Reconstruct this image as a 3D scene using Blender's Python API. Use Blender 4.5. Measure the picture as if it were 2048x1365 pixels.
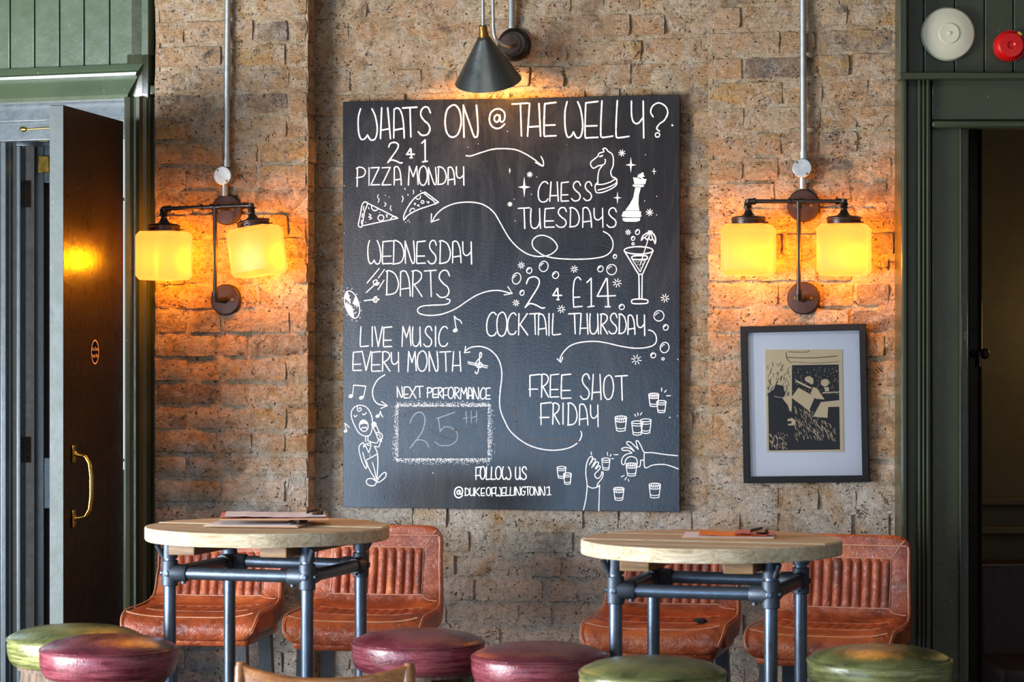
import bpy, bmesh, math, random
import numpy as np
from mathutils import Vector, Matrix, noise

C = bpy.context.scene.collection
for o in list(bpy.data.objects): bpy.data.objects.remove(o)
random.seed(7)
F = 5200.0; CX = 1024.0; CY = 682.5; EYE = 1.578

# ------------------------------------------------------------------ camera, light, exposure
cd = bpy.data.cameras.new('camera'); cam = bpy.data.objects.new('camera', cd); C.objects.link(cam)
cam.location = (0, 0, EYE); cam.rotation_euler = (math.pi/2, 0, 0)
cd.sensor_width = 36; cd.lens = F/2048*36; cd.clip_start = .1
cd.dof.use_dof = True; cd.dof.focus_distance = 7.95; cd.dof.aperture_fstop = 5.6
bpy.context.scene.camera = cam
vs = bpy.context.scene.view_settings
vs.view_transform = 'Standard'; vs.look = 'None'; vs.gamma = 1; vs.exposure = 0.2
w = bpy.data.worlds.new('world'); bpy.context.scene.world = w; w.use_nodes = True
w.node_tree.nodes['Background'].inputs[0].default_value = (.80, .86, 1, 1)
w.node_tree.nodes['Background'].inputs[1].default_value = .15

def area(name, loc, aim, sx, sy, power, col):
    l = bpy.data.lights.new(name, 'AREA'); l.shape = 'RECTANGLE'; l.size = sx; l.size_y = sy
    l.energy = power; l.color = col
    o = bpy.data.objects.new(name, l); C.objects.link(o); o.location = loc
    o.rotation_euler = (Vector(aim)-Vector(loc)).to_track_quat('-Z', 'Y').to_euler()
    return o
area('window_daylight', (-4.1, 5.1, 1.2), (0, 7.9, .8), 2.2, 1.7, 470, (.88, .93, 1))
area('far_window_daylight', (3.6, 1.2, 1.7), (0, 8, 1.5), 2.0, 1.8, 14, (.95, .96, 1))
area('front_window_daylight', (-5.3, -1.6, .55), (-.2, 8, 1.1), 3.6, 1.0, 230, (.42, .67, 1))
area('high_fill_light', (-.6, 2.6, 3.9), (0, 7.6, .9), 3.2, 1.5, 40, (1, .97, .92))  # overhead fill added to brighten the table tops, no such window seen
area('lobby_daylight', (-2.5, 9.1, 1.7), (-1.2, 8.5, 1.5), .7, 1.8, 10, (.62, .82, 1))

# ------------------------------------------------------------------ helpers
def s2l(r, g, b):
    f = lambda c: ((c/255+.055)/1.055)**2.4 if c > 10 else c/255/12.92
    return (f(r), f(g), f(b), 1)
class Frame:
    """a vertical plane: origin on the floor, theta = how far it turns its right end towards the viewer"""
    def __init__(s, ox, oy, deg):
        s.ox, s.oy, s.t = ox, oy, math.radians(deg); s.c, s.s = math.cos(s.t), math.sin(s.t)
    def uz(s, px, py, off=0.0):
        k = (px-CX)/F
        u = (k*(s.oy-off*s.c)+off*s.s-s.ox)/(s.c+k*s.s)
        Y = s.oy-u*s.s-off*s.c
        return u, EYE-(py-CY)/F*Y
    def world(s, u, off, z): return Vector((s.ox+u*s.c-off*s.s, s.oy-u*s.s-off*s.c, z))
WALL = Frame(0, 8.1, 12.5); LEFT = Frame(-1.1487, 8.25, 20); RIGHT = Frame(1.15, 7.62, 2)
def P(px, py, Y): return Vector(((px-CX)/F*Y, Y, EYE-(py-CY)/F*Y))

class MB:
    def __init__(s): s.v = []; s.f = []; s.nb = 0
    def add(s, vs, fs):
        n = len(s.v); s.nb += 1; s.v += [tuple(v) for v in vs]; s.f += [tuple(i+n for i in f) for f in fs]; return s
    def bm(s, b):
        b.verts.index_update(); s.add([v.co.copy() for v in b.verts], [[v.index for v in f.verts] for f in b.faces]); b.free(); return s
    def box(s, c, d, bev=0.0, M=None, seg=2):
        b = bmesh.new(); bmesh.ops.create_cube(b, size=1); bmesh.ops.scale(b, vec=d, verts=b.verts)
        if bev: bmesh.ops.bevel(b, geom=list(b.edges), offset=bev, segments=seg, affect='EDGES', profile=.5)
        if M is not None: b.transform(M.to_4x4())
        bmesh.ops.translate(b, vec=c, verts=b.verts); s.bm(b); s.nb -= 1; return s
    def b2(s, x0, x1, y0, y1, z0, z1, bev=0.0):
        return s.box(((x0+x1)/2, (y0+y1)/2, (z0+z1)/2), (abs(x1-x0), abs(y1-y0), abs(z1-z0)), bev)
    def loft(s, rings, closed=True, cap=(True, True)):
        n = len(rings[0]); vs = [p for r in rings for p in r]; fs = []
        m = n if closed else n-1
        for i in range(len(rings)-1):
            for j in range(m):
                k = (j+1) % n; fs.append((i*n+j, i*n+k, (i+1)*n+k, (i+1)*n+j))
        if closed and cap[0]: fs.append(tuple(range(n))[::-1])
        if closed and cap[1]: fs.append(tuple((len(rings)-1)*n+j for j in range(n)))
        return s.add(vs, fs)
    def tube(s, pts, r, n=12, cap=True):
        pts = [Vector(p) for p in pts]; rs = r if isinstance(r, (list, tuple)) else [r]*len(pts)
        T = [(pts[min(i+1, len(pts)-1)]-pts[max(i-1, 0)]).normalized() for i in range(len(pts))]
        a = Vector((0, 0, 1)) if abs(T[0].z) < .9 else Vector((1, 0, 0))
        N = T[0].cross(a).normalized(); rings = []
        for i, p in enumerate(pts):
            N = (N-T[i]*N.dot(T[i])).normalized(); B = T[i].cross(N)
            rings.append([p+(N*math.cos(q)+B*math.sin(q))*rs[i] for q in [2*math.pi*j/n for j in range(n)]])
        return s.loft(rings, True, (cap, cap))
    def lathe(s, prof, n=40, o=(0, 0, 0), ax=(0, 0, 1)):
        ax = Vector(ax).normalized(); q = Vector((0, 0, 1)).rotation_difference(ax); o = Vector(o); rings = []
        for r, z in prof: rings.append([o+q @ Vector((r*math.cos(t), r*math.sin(t), z)) for t in [2*math.pi*j/n for j in range(n)]])
        return s.loft(rings)
    def prism(s, poly, h0, h1, fn):
        """polygon (a,b) swept from h0 to h1; fn maps (a,b,h) to a point"""
        n = len(poly); vs = [fn(a, b, h0) for a, b in poly]+[fn(a, b, h1) for a, b in poly]
        fs = [(i, (i+1) % n, n+(i+1) % n, n+i) for i in range(n)]+[tuple(range(n))[::-1], tuple(range(n, 2*n))]
        return s.add(vs, fs)
    def make(s, name, mat, parent=None, label=None, smooth=.6, kind=None, loc=None):
        me = bpy.data.meshes.new(name); me.from_pydata(s.v, [], s.f); me.update()
        b = bmesh.new(); b.from_mesh(me); bmesh.ops.recalc_face_normals(b, faces=b.faces); b.to_mesh(me); b.free()
        if smooth == .6 and s.nb == 0: smooth = .35
        if smooth: me.shade_smooth(); me.set_sharp_from_angle(angle=smooth)
        me.materials.append(mat)
        return link(name, me, parent, label, kind, loc)
def link(name, me, parent=None, label=None, kind=None, loc=None):
    o = bpy.data.objects.new(name, me); C.objects.link(o)
    if parent: o.parent = parent
    if label: o['label'] = label
    if kind: o['kind'] = kind
    if loc is not None: o.location = loc
    return o
def thing(name, label, cat, loc, rz=0.0, group=None):
    o = bpy.data.objects.new(name, None); C.objects.link(o); o.location = loc; o.rotation_euler = (0, 0, rz)
    o.empty_display_size = .05; o['label'] = label; o['category'] = cat
    if group: o['group'] = group
    return o
def struct(name, loc=(0, 0, 0), rz=0.0, label=None):
    o = bpy.data.objects.new(name, None); C.objects.link(o); o.location = loc; o.rotation_euler = (0, 0, rz); o['kind'] = 'structure'
    if label: o['label'] = label
    return o
def onwall(fr, u, off, z): return fr.world(u, off, z), -fr.t

# ------------------------------------------------------------------ materials
class NT:
    def __init__(s, name):
        s.m = bpy.data.materials.new(name); s.m.use_nodes = True; s.t = s.m.node_tree; s.n = s.t.nodes
        s.b = s.n['Principled BSDF']; s.g = s.n.new('ShaderNodeNewGeometry'); s.tc = s.n.new('ShaderNodeTexCoord')
    def L(s, a, b): s.t.links.new(a, b)
    def vec(s, scale=(1, 1, 1), world=False):
        mp = s.n.new('ShaderNodeMapping'); mp.inputs['Scale'].default_value = scale
        s.L(s.g.outputs['Position'] if world else s.tc.outputs['Object'], mp.inputs[0]); return mp.outputs[0]
    def noise(s, vec, scale, detail=5, rough=.6, dist=0.0):
        k = s.n.new('ShaderNodeTexNoise'); k.inputs['Scale'].default_value = scale; k.inputs['Detail'].default_value = detail
        k.inputs['Roughness'].default_value = rough; k.inputs['Distortion'].default_value = dist; s.L(vec, k.inputs['Vector']); return k.outputs['Fac']
    def voro(s, vec, scale, feat='F1', out='Distance'):
        k = s.n.new('ShaderNodeTexVoronoi'); k.feature = feat; k.inputs['Scale'].default_value = scale; s.L(vec, k.inputs['Vector']); return k.outputs[out]
    def ramp(s, fac, stops, interp='LINEAR'):
        r = s.n.new('ShaderNodeValToRGB'); r.color_ramp.interpolation = interp; e = r.color_ramp.elements
        while len(e) < len(stops): e.new(.5)
        for el, (p, c) in zip(e, stops): el.position = p; el.color = c if len(c) == 4 else (*c, 1)
        s.L(fac, r.inputs[0]); return r.outputs[0]
    def mix(s, fac, a, b, mode='MIX'):
        k = s.n.new('ShaderNodeMix'); k.data_type = 'RGBA'; k.blend_type = mode
        for sock, v in ((k.inputs[0], fac), (k.inputs[6], a), (k.inputs[7], b)):
            if isinstance(v, (int, float)): sock.default_value = v
            elif isinstance(v, tuple): sock.default_value = v
            else: s.L(v, sock)
        return k.outputs[2]
    def math(s, op, a, b=0.0, c=0.0):
        k = s.n.new('ShaderNodeMath'); k.operation = op
        for i, v in enumerate((a, b, c)):
            if isinstance(v, (int, float)): k.inputs[i].default_value = v
            else: s.L(v, k.inputs[i])
        return k.outputs[0]
    def bump(s, h, dist, strength=1.0, prev=None):
        k = s.n.new('ShaderNodeBump'); k.inputs['Distance'].default_value = dist; k.inputs['Strength'].default_value = strength
        s.L(h, k.inputs['Height'])
        if prev is not None: s.L(prev, k.inputs['Normal'])
        return k.outputs[0]
    def set(s, **kw):
        for k, v in kw.items():
            i = s.b.inputs[k.replace('_', ' ')]
            if isinstance(v, (int, float, tuple)): i.default_value = v
            else: s.L(v, i)
        return s.m
BW = lambda v: (v, v, v, 1)

def m_simple(name, col, rough=.5, metal=0.0, var=.25, scale=12, bump=.0006, bscale=60, coat=0.0, stretch=(1, 1, 1)):
    k = NT(name); v = k.vec(stretch); n = k.noise(v, scale)
    c = k.mix(k.ramp(n, [(.3, BW(1-var)), (.7, BW(1+var))]), BW(0), BW(0))
    c = k.mix(1.0, col, k.ramp(n, [(.3, BW(1-var)), (.7, BW(1))]), 'MULTIPLY')
    r = k.math('ADD', k.math('MULTIPLY', k.noise(v, scale*3), .25), rough-.12)
    m = k.set(Base_Color=c, Roughness=r, Metallic=metal, Coat_Weight=coat, Coat_Roughness=.15)
    if bump: k.set(Normal=k.bump(k.noise(v, bscale), bump))
    return m

def m_masonry(name, mortar=False):
    k = NT(name); v = k.vec(world=True)
    big = k.noise(v, 2.6, 3); mid = k.noise(v, 9, 5, .6, .6); fine = k.noise(v, 48, 7, .72, .5); f2 = k.noise(v, 210, 4, .7)
    mp = k.vec((1, 1, 1), True); strk = k.noise(k.vec((30, 30, 95), True), 1, 5, .65, 1.6)
    if mortar:
        c = k.ramp(mid, [(.28, s2l(158, 126, 92)), (.45, s2l(200, 168, 132)), (.6, s2l(214, 190, 160)), (.75, s2l(208, 168, 106))])
    else:
        oi = k.n.new('ShaderNodeObjectInfo').outputs['Random']
        h = k.math('ADD', k.math('MULTIPLY', oi, .62), k.math('MULTIPLY', mid, .52))
        c = k.ramp(h, [(.22, s2l(128, 112, 106)), (.31, s2l(164, 138, 112)), (.42, s2l(206, 172, 138)), (.56, s2l(198, 156, 114)),
                       (.68, s2l(208, 182, 154)), (.80, s2l(202, 160, 104)), (.92, s2l(160, 142, 130))])
        soot = k.ramp(k.noise(v, 7.5, 5, .7, .8), [(.60, BW(0)), (.70, BW(1))])
        c = k.mix(k.math('MULTIPLY', soot, .85), c, s2l(80, 72, 70))
    ochre = k.ramp(k.noise(v, 14, 4, .7, 1.0), [(.58, BW(0)), (.68, BW(1))])
    c = k.mix(k.math('MULTIPLY', ochre, .5), c, s2l(184, 124, 48))
    lime = k.ramp(k.noise(v, 17, 6, .75, .7), [(.48, BW(0)), (.62, BW(1))])
    c = k.mix(k.math('MULTIPLY', lime, .6), c, s2l(214, 200, 184))
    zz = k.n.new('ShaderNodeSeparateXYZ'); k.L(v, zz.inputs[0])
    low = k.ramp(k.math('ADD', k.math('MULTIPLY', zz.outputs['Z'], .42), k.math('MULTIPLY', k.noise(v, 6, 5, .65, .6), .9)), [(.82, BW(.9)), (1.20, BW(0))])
    c = k.mix(low, c, s2l(232, 222, 212))  # paler low down: limewash, plus brighter light painted into the colour
    c = k.mix(1.0, c, k.ramp(k.noise(v, 120, 5, .7), [(.34, BW(.66)), (.45, BW(.96)), (.6, BW(1.0))]), 'MULTIPLY')
    c = k.mix(1.0, c, k.ramp(fine, [(.32, BW(.40)), (.43, BW(.88)), (.58, BW(1.0))]), 'MULTIPLY')  # hollows of the fine relief darkened in the colour as cavity shade
    wv = k.n.new('ShaderNodeVectorMath'); wv.operation = 'MULTIPLY_ADD'
    nv = k.n.new('ShaderNodeTexNoise'); nv.inputs['Scale'].default_value = 26; nv.inputs['Detail'].default_value = 3; k.L(v, nv.inputs['Vector'])
    k.L(nv.outputs['Color'], wv.inputs[0]); wv.inputs[1].default_value = (.05, .05, .05); k.L(v, wv.inputs[2])
    pit = k.voro(wv.outputs[0], 62); psel = k.ramp(k.noise(v, 24, 2), [(.48, BW(0)), (.56, BW(1))])
    p = k.math('MULTIPLY', k.ramp(pit, [(.10, BW(1)), (.24, BW(0))]), psel)
    rn = k.noise(k.vec((1, 1, 1.35), True), 10, 3, .55, 2.4); rd_ = k.math('ABSOLUTE', k.math('SUBTRACT', rn, .5))
    crack = k.ramp(rd_, [(.0, BW(1)), (.012, BW(0))]); crack = k.math('MULTIPLY', crack, k.ramp(k.noise(v, 15, 3), [(.54, BW(0)), (.62, BW(1))]))
    dk = k.math('MAXIMUM', p, crack)
    c = k.mix(k.math('MULTIPLY', dk, .8), c, s2l(50, 30, 16))
    h = k.math('ADD', k.math('MULTIPLY', fine, 1.0), k.math('MULTIPLY', f2, .3))
    h = k.math('ADD', h, k.math('MULTIPLY', strk, .55)); h = k.math('SUBTRACT', h, k.math('MULTIPLY', dk, .9))
    vf = k.voro(wv.outputs[0], 15); vf2 = k.voro(wv.outputs[0], 40); n1 = k.bump(k.math('ADD', mid, k.math('ADD', k.math('MULTIPLY', vf, .5), k.math('MULTIPLY', vf2, .2))), .032, .9); n2 = k.bump(h, .019, 1.0, n1)
    c = k.mix(1.0, c, (1, .965, .89, 1), 'MULTIPLY')
    return k.set(Base_Color=c, Roughness=.82, Normal=n2, Specular_IOR_Level=.3)
M = {}
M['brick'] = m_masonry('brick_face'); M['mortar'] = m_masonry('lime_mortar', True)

def m_paint(name, col, rough=.32, coat=.3):
    k = NT(name); v = k.vec(world=True)
    n = k.noise(v, 5, 4); s = k.noise(k.vec((1, 1, .12), True), 40, 3)
    c = k.mix(1.0, col, k.ramp(n, [(.3, BW(.78)), (.7, BW(1))]), 'MULTIPLY')
    chip = k.ramp(k.noise(v, 48, 3, .5, 1.5), [(.735, BW(0)), (.75, BW(1))])
    c = k.mix(k.math('MULTIPLY', chip, .5), c, s2l(150, 150, 132))
    r = k.math('ADD', k.math('MULTIPLY', k.noise(v, 22, 4), .3), rough-.15)
    return k.set(Base_Color=c, Roughness=r, Normal=k.bump(k.math('ADD', k.math('MULTIPLY', s, .06), k.noise(v, 30, 4)), .0009), Coat_Weight=coat, Coat_Roughness=.2)
M['green'] = m_paint('green_gloss_paint', s2l(76, 90, 66))
M['green2'] = m_paint('dark_green_paint', s2l(52, 56, 34))
M['olive'] = m_paint('olive_door_paint', s2l(34, 25, 12), .3, 0)
M['olive'].node_tree.nodes['Principled BSDF'].inputs['Specular IOR Level'].default_value = .1
M['slate'] = m_paint('slate_blue_green_paint', s2l(72, 84, 88))
M['edge'] = m_paint('worn_door_edge', s2l(80, 88, 84), .5, 0)
M['bronze'] = m_simple('dark_bronze', s2l(60, 45, 40), .48, .6, .3, 20)
M['black_metal'] = m_simple('blackened_steel', s2l(66, 58, 52), .34, .85, .3, 25)
M['galv'] = m_simple('galvanised_steel', s2l(176, 180, 176), .4, .85, .3, 40, .0004)
M['zinc'] = m_simple('mottled_zinc_lid', s2l(200, 198, 190), .5, .5, .3, 60, .0006)
M['pipe'] = m_simple('grey_steel_pipe', s2l(104, 116, 130), .36, .8, .3, 18, .0005, 90)
M['cast'] = m_simple('cast_fitting', s2l(84, 92, 102), .48, .7, .35, 30, .0008, 120)
M['brass'] = m_simple('polished_brass', s2l(214, 170, 74), .2, 1, .2, 20, .0004)
M['obrass'] = m_simple('aged_brass', s2l(128, 96, 40), .42, .8, .3, 25)
M['lampshade'] = m_simple('pewter_lamp_shade', s2l(96, 100, 96), .33, .85, .25, 8, .0003)
M['black_wood'] = m_simple('black_lacquer', s2l(18, 18, 20), .5, 0, .2, 20, .0003)
M['black_wood'].node_tree.nodes['Principled BSDF'].inputs['Specular IOR Level'].default_value = .2
M['black_leg'] = m_simple('black_painted_leg', s2l(20, 22, 26), .4)
M['iron'] = m_simple('rusty_hinge', s2l(96, 82, 74), .6, .5, .4, 60, .0008)
M['cream'] = m_simple('cream_plastic', s2l(206, 198, 168), .4, 0, .12, 6, 0)
M['red'] = m_simple('red_plastic', s2l(190, 8, 8), .3, 0, .1, 6, 0)
M['yellowtab'] = m_simple('yellow_tab', s2l(180, 140, 30), .5, 0, .1, 6, 0)
M['white_mat'] = m_simple('white_mount_card', s2l(244, 244, 250), .8, 0, .03, 4, 0)
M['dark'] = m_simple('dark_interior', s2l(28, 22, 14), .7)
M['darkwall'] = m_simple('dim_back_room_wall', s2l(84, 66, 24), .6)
M['redleather'] = m_simple('dark_red_leather', s2l(46, 6, 4), .5)
M['paper'] = m_simple('white_menu_paper', s2l(236, 236, 242), .9, 0, .05, 8, 0)
M['pink'] = m_simple('pink_card', s2l(206, 120, 116), .6, 0, .05, 8, 0)
M['orange'] = m_simple('orange_menu', s2l(228, 108, 22), .5, 0, .05, 8, 0)
M['magenta'] = m_simple('pink_purple_print', s2l(190, 84, 120), .5, 0, .5, 40, 0)
M['mdf'] = m_simple('clipboard_board', s2l(196, 150, 112), .6, 0, .15, 20, .0003)
M['navy'] = m_simple('navy_sticker', s2l(16, 22, 62), 1.0, 0, .05, 6, 0)
M['stickerline'] = m_simple('sticker_print', s2l(232, 196, 150), 1.0, 0, .02, 6, 0)
for q in ('navy', 'stickerline'): M[q].node_tree.nodes['Principled BSDF'].inputs['Specular IOR Level'].default_value = 0
M['foam'] = m_simple('torn_foam', s2l(30, 24, 20), .9, 0, .4, 80, .002)
M['floor'] = m_simple('floor_boards_stain', s2l(70, 52, 38), .4, 0, .4, 6, .001)

def m_wood(name, c1, c2, c3, rough=.5, stretch=(1, 12, 12), coat=0.0):
    k = NT(name); v = k.vec(stretch)
    g = k.noise(v, 5, 6, .65, 1.2); g2 = k.noise(v, 22, 4, .6)
    c = k.ramp(g, [(.3, c1), (.52, c2), (.72, c3)])
    oi = k.n.new('ShaderNodeObjectInfo').outputs['Random']
    c = k.mix(1.0, c, k.ramp(oi, [(0, BW(.8)), (1, BW(1))]), 'MULTIPLY')
    c = k.mix(1.0, c, k.ramp(g2, [(.35, BW(.72)), (.55, BW(1))]), 'MULTIPLY')
    return k.set(Base_Color=c, Roughness=rough, Normal=k.bump(g2, .0012), Coat_Weight=coat)
M['plank'] = m_wood('weathered_pale_wood', s2l(168, 144, 106), s2l(208, 190, 156), s2l(222, 214, 196), .8)
M['plankdark'] = m_wood('batten_wood', s2l(96, 70, 40), s2l(140, 104, 60), s2l(166, 130, 84))
M['stoolwood'] = m_wood('rough_stool_leg_wood', s2l(64, 52, 42), s2l(120, 98, 78), s2l(160, 138, 114), .7, (10, 10, 1.5))
M['chairwood'] = m_wood('varnished_oak', s2l(104, 62, 26), s2l(150, 94, 44), s2l(182, 124, 70), .3, (1.5, 12, 12), .4)

def m_leather(name, dark, mid, light, rough=.34, streak=0.0, fold=.004, scuff=.6):
    k = NT(name); v = k.vec(); oi = k.n.new('ShaderNodeObjectInfo').outputs['Random']
    vo = k.n.new('ShaderNodeVectorMath'); vo.operation = 'ADD'; cmb = k.n.new('ShaderNodeCombineXYZ')
    k.L(k.math('MULTIPLY', oi, 7.0), cmb.inputs[0]); k.L(v, vo.inputs[0]); k.L(cmb.outputs[0], vo.inputs[1]); v = vo.outputs[0]
    big = k.noise(v, 7, 4, .6, .5)
    c = k.ramp(big, [(.3, dark), (.5, mid), (.72, light)])
    sc = k.ramp(k.noise(v, 26, 8, .8, 2.2), [(.60, BW(0)), (.68, BW(1))])
    c = k.mix(k.math('MULTIPLY', sc, scuff), c, tuple(min(1, a*1.9+.04) for a in light[:3])+(1,))
    if streak:
        mp = k.n.new('ShaderNodeMapping'); mp.inputs['Scale'].default_value = (1, 1, 14); k.L(v, mp.inputs[0])
        st = k.ramp(k.noise(mp.outputs[0], 9, 6, .75, .3), [(.42, BW(0)), (.62, BW(1))])
        side = k.n.new('ShaderNodeSeparateXYZ'); k.L(k.tc.outputs['Object'], side.inputs[0])
        msk = k.math('LESS_THAN', side.outputs['Z'], -.033)
        c = k.mix(k.math('MULTIPLY', k.math('MULTIPLY', st, msk), streak), c, tuple(min(1, a*2.1+.05) for a in light[:3])+(1,))
    wr = k.noise(v, 38, 5, .65, 2.5); cr = k.voro(v, 240, 'F1')
    n1 = k.bump(wr, fold, .9); n2 = k.bump(cr, .0006, .6, n1)
    r = k.math('ADD', k.math('MULTIPLY', big, .3), rough-.14)
    return k.set(Base_Color=c, Roughness=r, Normal=n2, Specular_IOR_Level=.6)
M['leather'] = m_leather('tan_red_leather', s2l(84, 34, 20), s2l(140, 62, 32), s2l(188, 102, 54), .33)
M['piping'] = m_simple('pale_worn_piping', s2l(196, 140, 112), .4, 0, .4, 50, .0004)
M['leather_green'] = m_leather('green_stool_leather', s2l(50, 56, 32), s2l(96, 100, 54), s2l(132, 132, 76), .25, .55, .001, .25)
M['leather_red'] = m_leather('burgundy_stool_leather', s2l(60, 20, 28), s2l(98, 36, 46), s2l(126, 58, 66), .25, .45, .001, .25)
def m_board():
    k = NT('chalkboard_black'); v = k.vec()
    st = k.noise(k.vec((1, 1, .35)), 5, 6, .7, 1.4); st2 = k.noise(k.vec((9, 1, .9)), 7, 4, .7)
    sm = k.ramp(st, [(.45, BW(0)), (.75, BW(1))]); s2 = k.ramp(st2, [(.5, BW(0)), (.8, BW(1))])
    f = k.math('ADD', k.math('MULTIPLY', sm, .035), k.math('MULTIPLY', s2, .025))
    c = k.mix(f, s2l(22, 19, 18), s2l(205, 200, 195))
    return k.set(Base_Color=c, Roughness=k.math('ADD', .17, k.math('MULTIPLY', st, .14)), Specular_IOR_Level=.36, Normal=k.bump(k.noise(v, 160, 3), .0003))
M['board'] = m_board()
def m_chalk(name, col):
    k = NT(name); v = k.vec()
    n = k.ramp(k.noise(v, 300, 3), [(.3, BW(.78)), (.55, BW(1))])
    return k.set(Base_Color=k.mix(1.0, col, n, 'MULTIPLY'), Roughness=.9)
M['chalk'] = m_chalk('white_chalk', s2l(236, 234, 232)); M['faint'] = m_chalk('faint_chalk', s2l(132, 140, 148)); M['ghost'] = m_chalk('rubbed_chalk', s2l(70, 74, 80))
def m_opal():
    k = NT('lit_opal_glass'); k.set(Base_Color=(.02, .012, .002, 1), Roughness=.3, Specular_IOR_Level=.15, Emission_Color=(1, .158, .036, 1), Emission_Strength=2.7)
    tr = k.n.new('ShaderNodeBsdfTranslucent'); tr.inputs[0].default_value = (.9, .75, .6, 1)
    mx = k.n.new('ShaderNodeMixShader'); mx.inputs[0].default_value = .022
    k.L(k.b.outputs[0], mx.inputs[1]); k.L(tr.outputs[0], mx.inputs[2])
    tp = k.n.new('ShaderNodeBsdfTransparent'); tp.inputs[0].default_value = (1, .78, .5, 1); m2 = k.n.new('ShaderNodeMixShader'); m2.inputs[0].default_value = .34
    k.L(mx.outputs[0], m2.inputs[1]); k.L(tp.outputs[0], m2.inputs[2]); k.L(m2.outputs[0], k.n['Material Output'].inputs[0]); return k.m
M['opal'] = m_opal()
def m_emit(name, col, st):
    k = NT(name); return k.set(Base_Color=(0, 0, 0, 1), Emission_Color=col, Emission_Strength=st)
M['bulb'] = m_emit('lit_bulb', (1, .45, .08, 1), 14); M['daypane'] = m_emit('daylit_frosted_pane', (.8, .9, 1, 1), 1.0)
def m_glass():
    k = NT('picture_glass'); t = k.n.new('ShaderNodeBsdfTransparent'); g = k.n.new('ShaderNodeBsdfGlossy'); g.inputs['Roughness'].default_value = .02
    fr = k.n.new('ShaderNodeFresnel'); mx = k.n.new('ShaderNodeMixShader'); k.L(fr.outputs[0], mx.inputs[0]); k.L(t.outputs[0], mx.inputs[1]); k.L(g.outputs[0], mx.inputs[2])
    k.L(mx.outputs[0], k.n['Material Output'].inputs[0]); return k.m
M['glass'] = m_glass()
M['print_paper'] = m_simple('aged_print_paper', s2l(244, 214, 168), .8, 0, .12, 5, 0)
M['ink'] = m_simple('black_ink', s2l(26, 25, 27), .7, 0, .2, 30, 0)
# ------------------------------------------------------------------ room shell
fl = MB(); fl.b2(-4.6, 4.2, -1.2, 10.2, -.05, 0); o = fl.make('floor', M['floor'], smooth=0); o['kind'] = 'structure'; o['label'] = 'dark stained floor'
wroot = struct('wall_back', WALL.world(0, 0, 0), -WALL.t, 'rough old buff brick wall with lime-smeared joints and two shallow piers')
PIER = .11
uL0 = WALL.uz(327, 600, PIER)[0]-.03; uL1 = WALL.uz(615, 600, PIER)[0]; uR0 = WALL.uz(1416, 600, PIER)[0]; uR1 = WALL.uz(1803, 600, PIER)[0]+.03
BT = .012   # board stand-off
BOFF = .034
bx0 = (WALL.uz(688, 203, BOFF)[0]+WALL.uz(683.5, 1015, BOFF)[0])/2; bx1 = (WALL.uz(1362, 190, BOFF)[0]+WALL.uz(1357, 1025, BOFF)[0])/2
bz1 = (WALL.uz(688, 203, BOFF)[1]+WALL.uz(1362, 190, BOFF)[1])/2; bz0 = (WALL.uz(683.5, 1015, BOFF)[1]+WALL.uz(1357, 1025, BOFF)[1])/2
ZTOP = 2.98; COURSE = .0762

def nz(x, y, z, s): return noise.noise(Vector((x*s, y*s, z*s)))
def mortar(u0, u1, off, z0, z1, step, name, extra_sides=True):
    nu = max(2, int((u1-u0)/step)); nzv = int((z1-z0)/step); vs_ = []
    for j in range(nzv+1):
        z = z0+(z1-z0)*j/nzv
        for i in range(nu+1):
            u = u0+(u1-u0)*i/nu; p = Vector((u, off*9, z))
            n = noise.fractal(p*16, .9, 2, 4)*.0036+noise.noise(p*5)*.004+max(0, noise.noise(p*9+Vector((3, 7, 1)))-.12)*.012
            rough = 1.6 if (z > 2.25 and off == 0) else 1.0
            vs_.append((u, -(off-.006+n*rough*1.3), z))
    fs = [(j*(nu+1)+i, j*(nu+1)+i+1, (j+1)*(nu+1)+i+1, (j+1)*(nu+1)+i) for j in range(nzv) for i in range(nu)]
    m = MB(); m.add(vs_, fs)
    if off:   # flanks of the pier
        for u, sgn in ((u0, 0), (u1, 1)):
            uu = u+.012*(-1 if sgn else 1); m.b2(uu-.002, uu+.002, -off+.004, .02, z0, z1)
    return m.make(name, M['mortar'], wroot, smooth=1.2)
mortar(uL1-.01, uR0+.01, 0, .44, 2.7, .0085, 'mortar'); mortar(uL0, uL1, PIER, .44, 2.7, .0085, 'mortar'); mortar(uR0, uR1, PIER, .44, 2.7, .0085, 'mortar')

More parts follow.
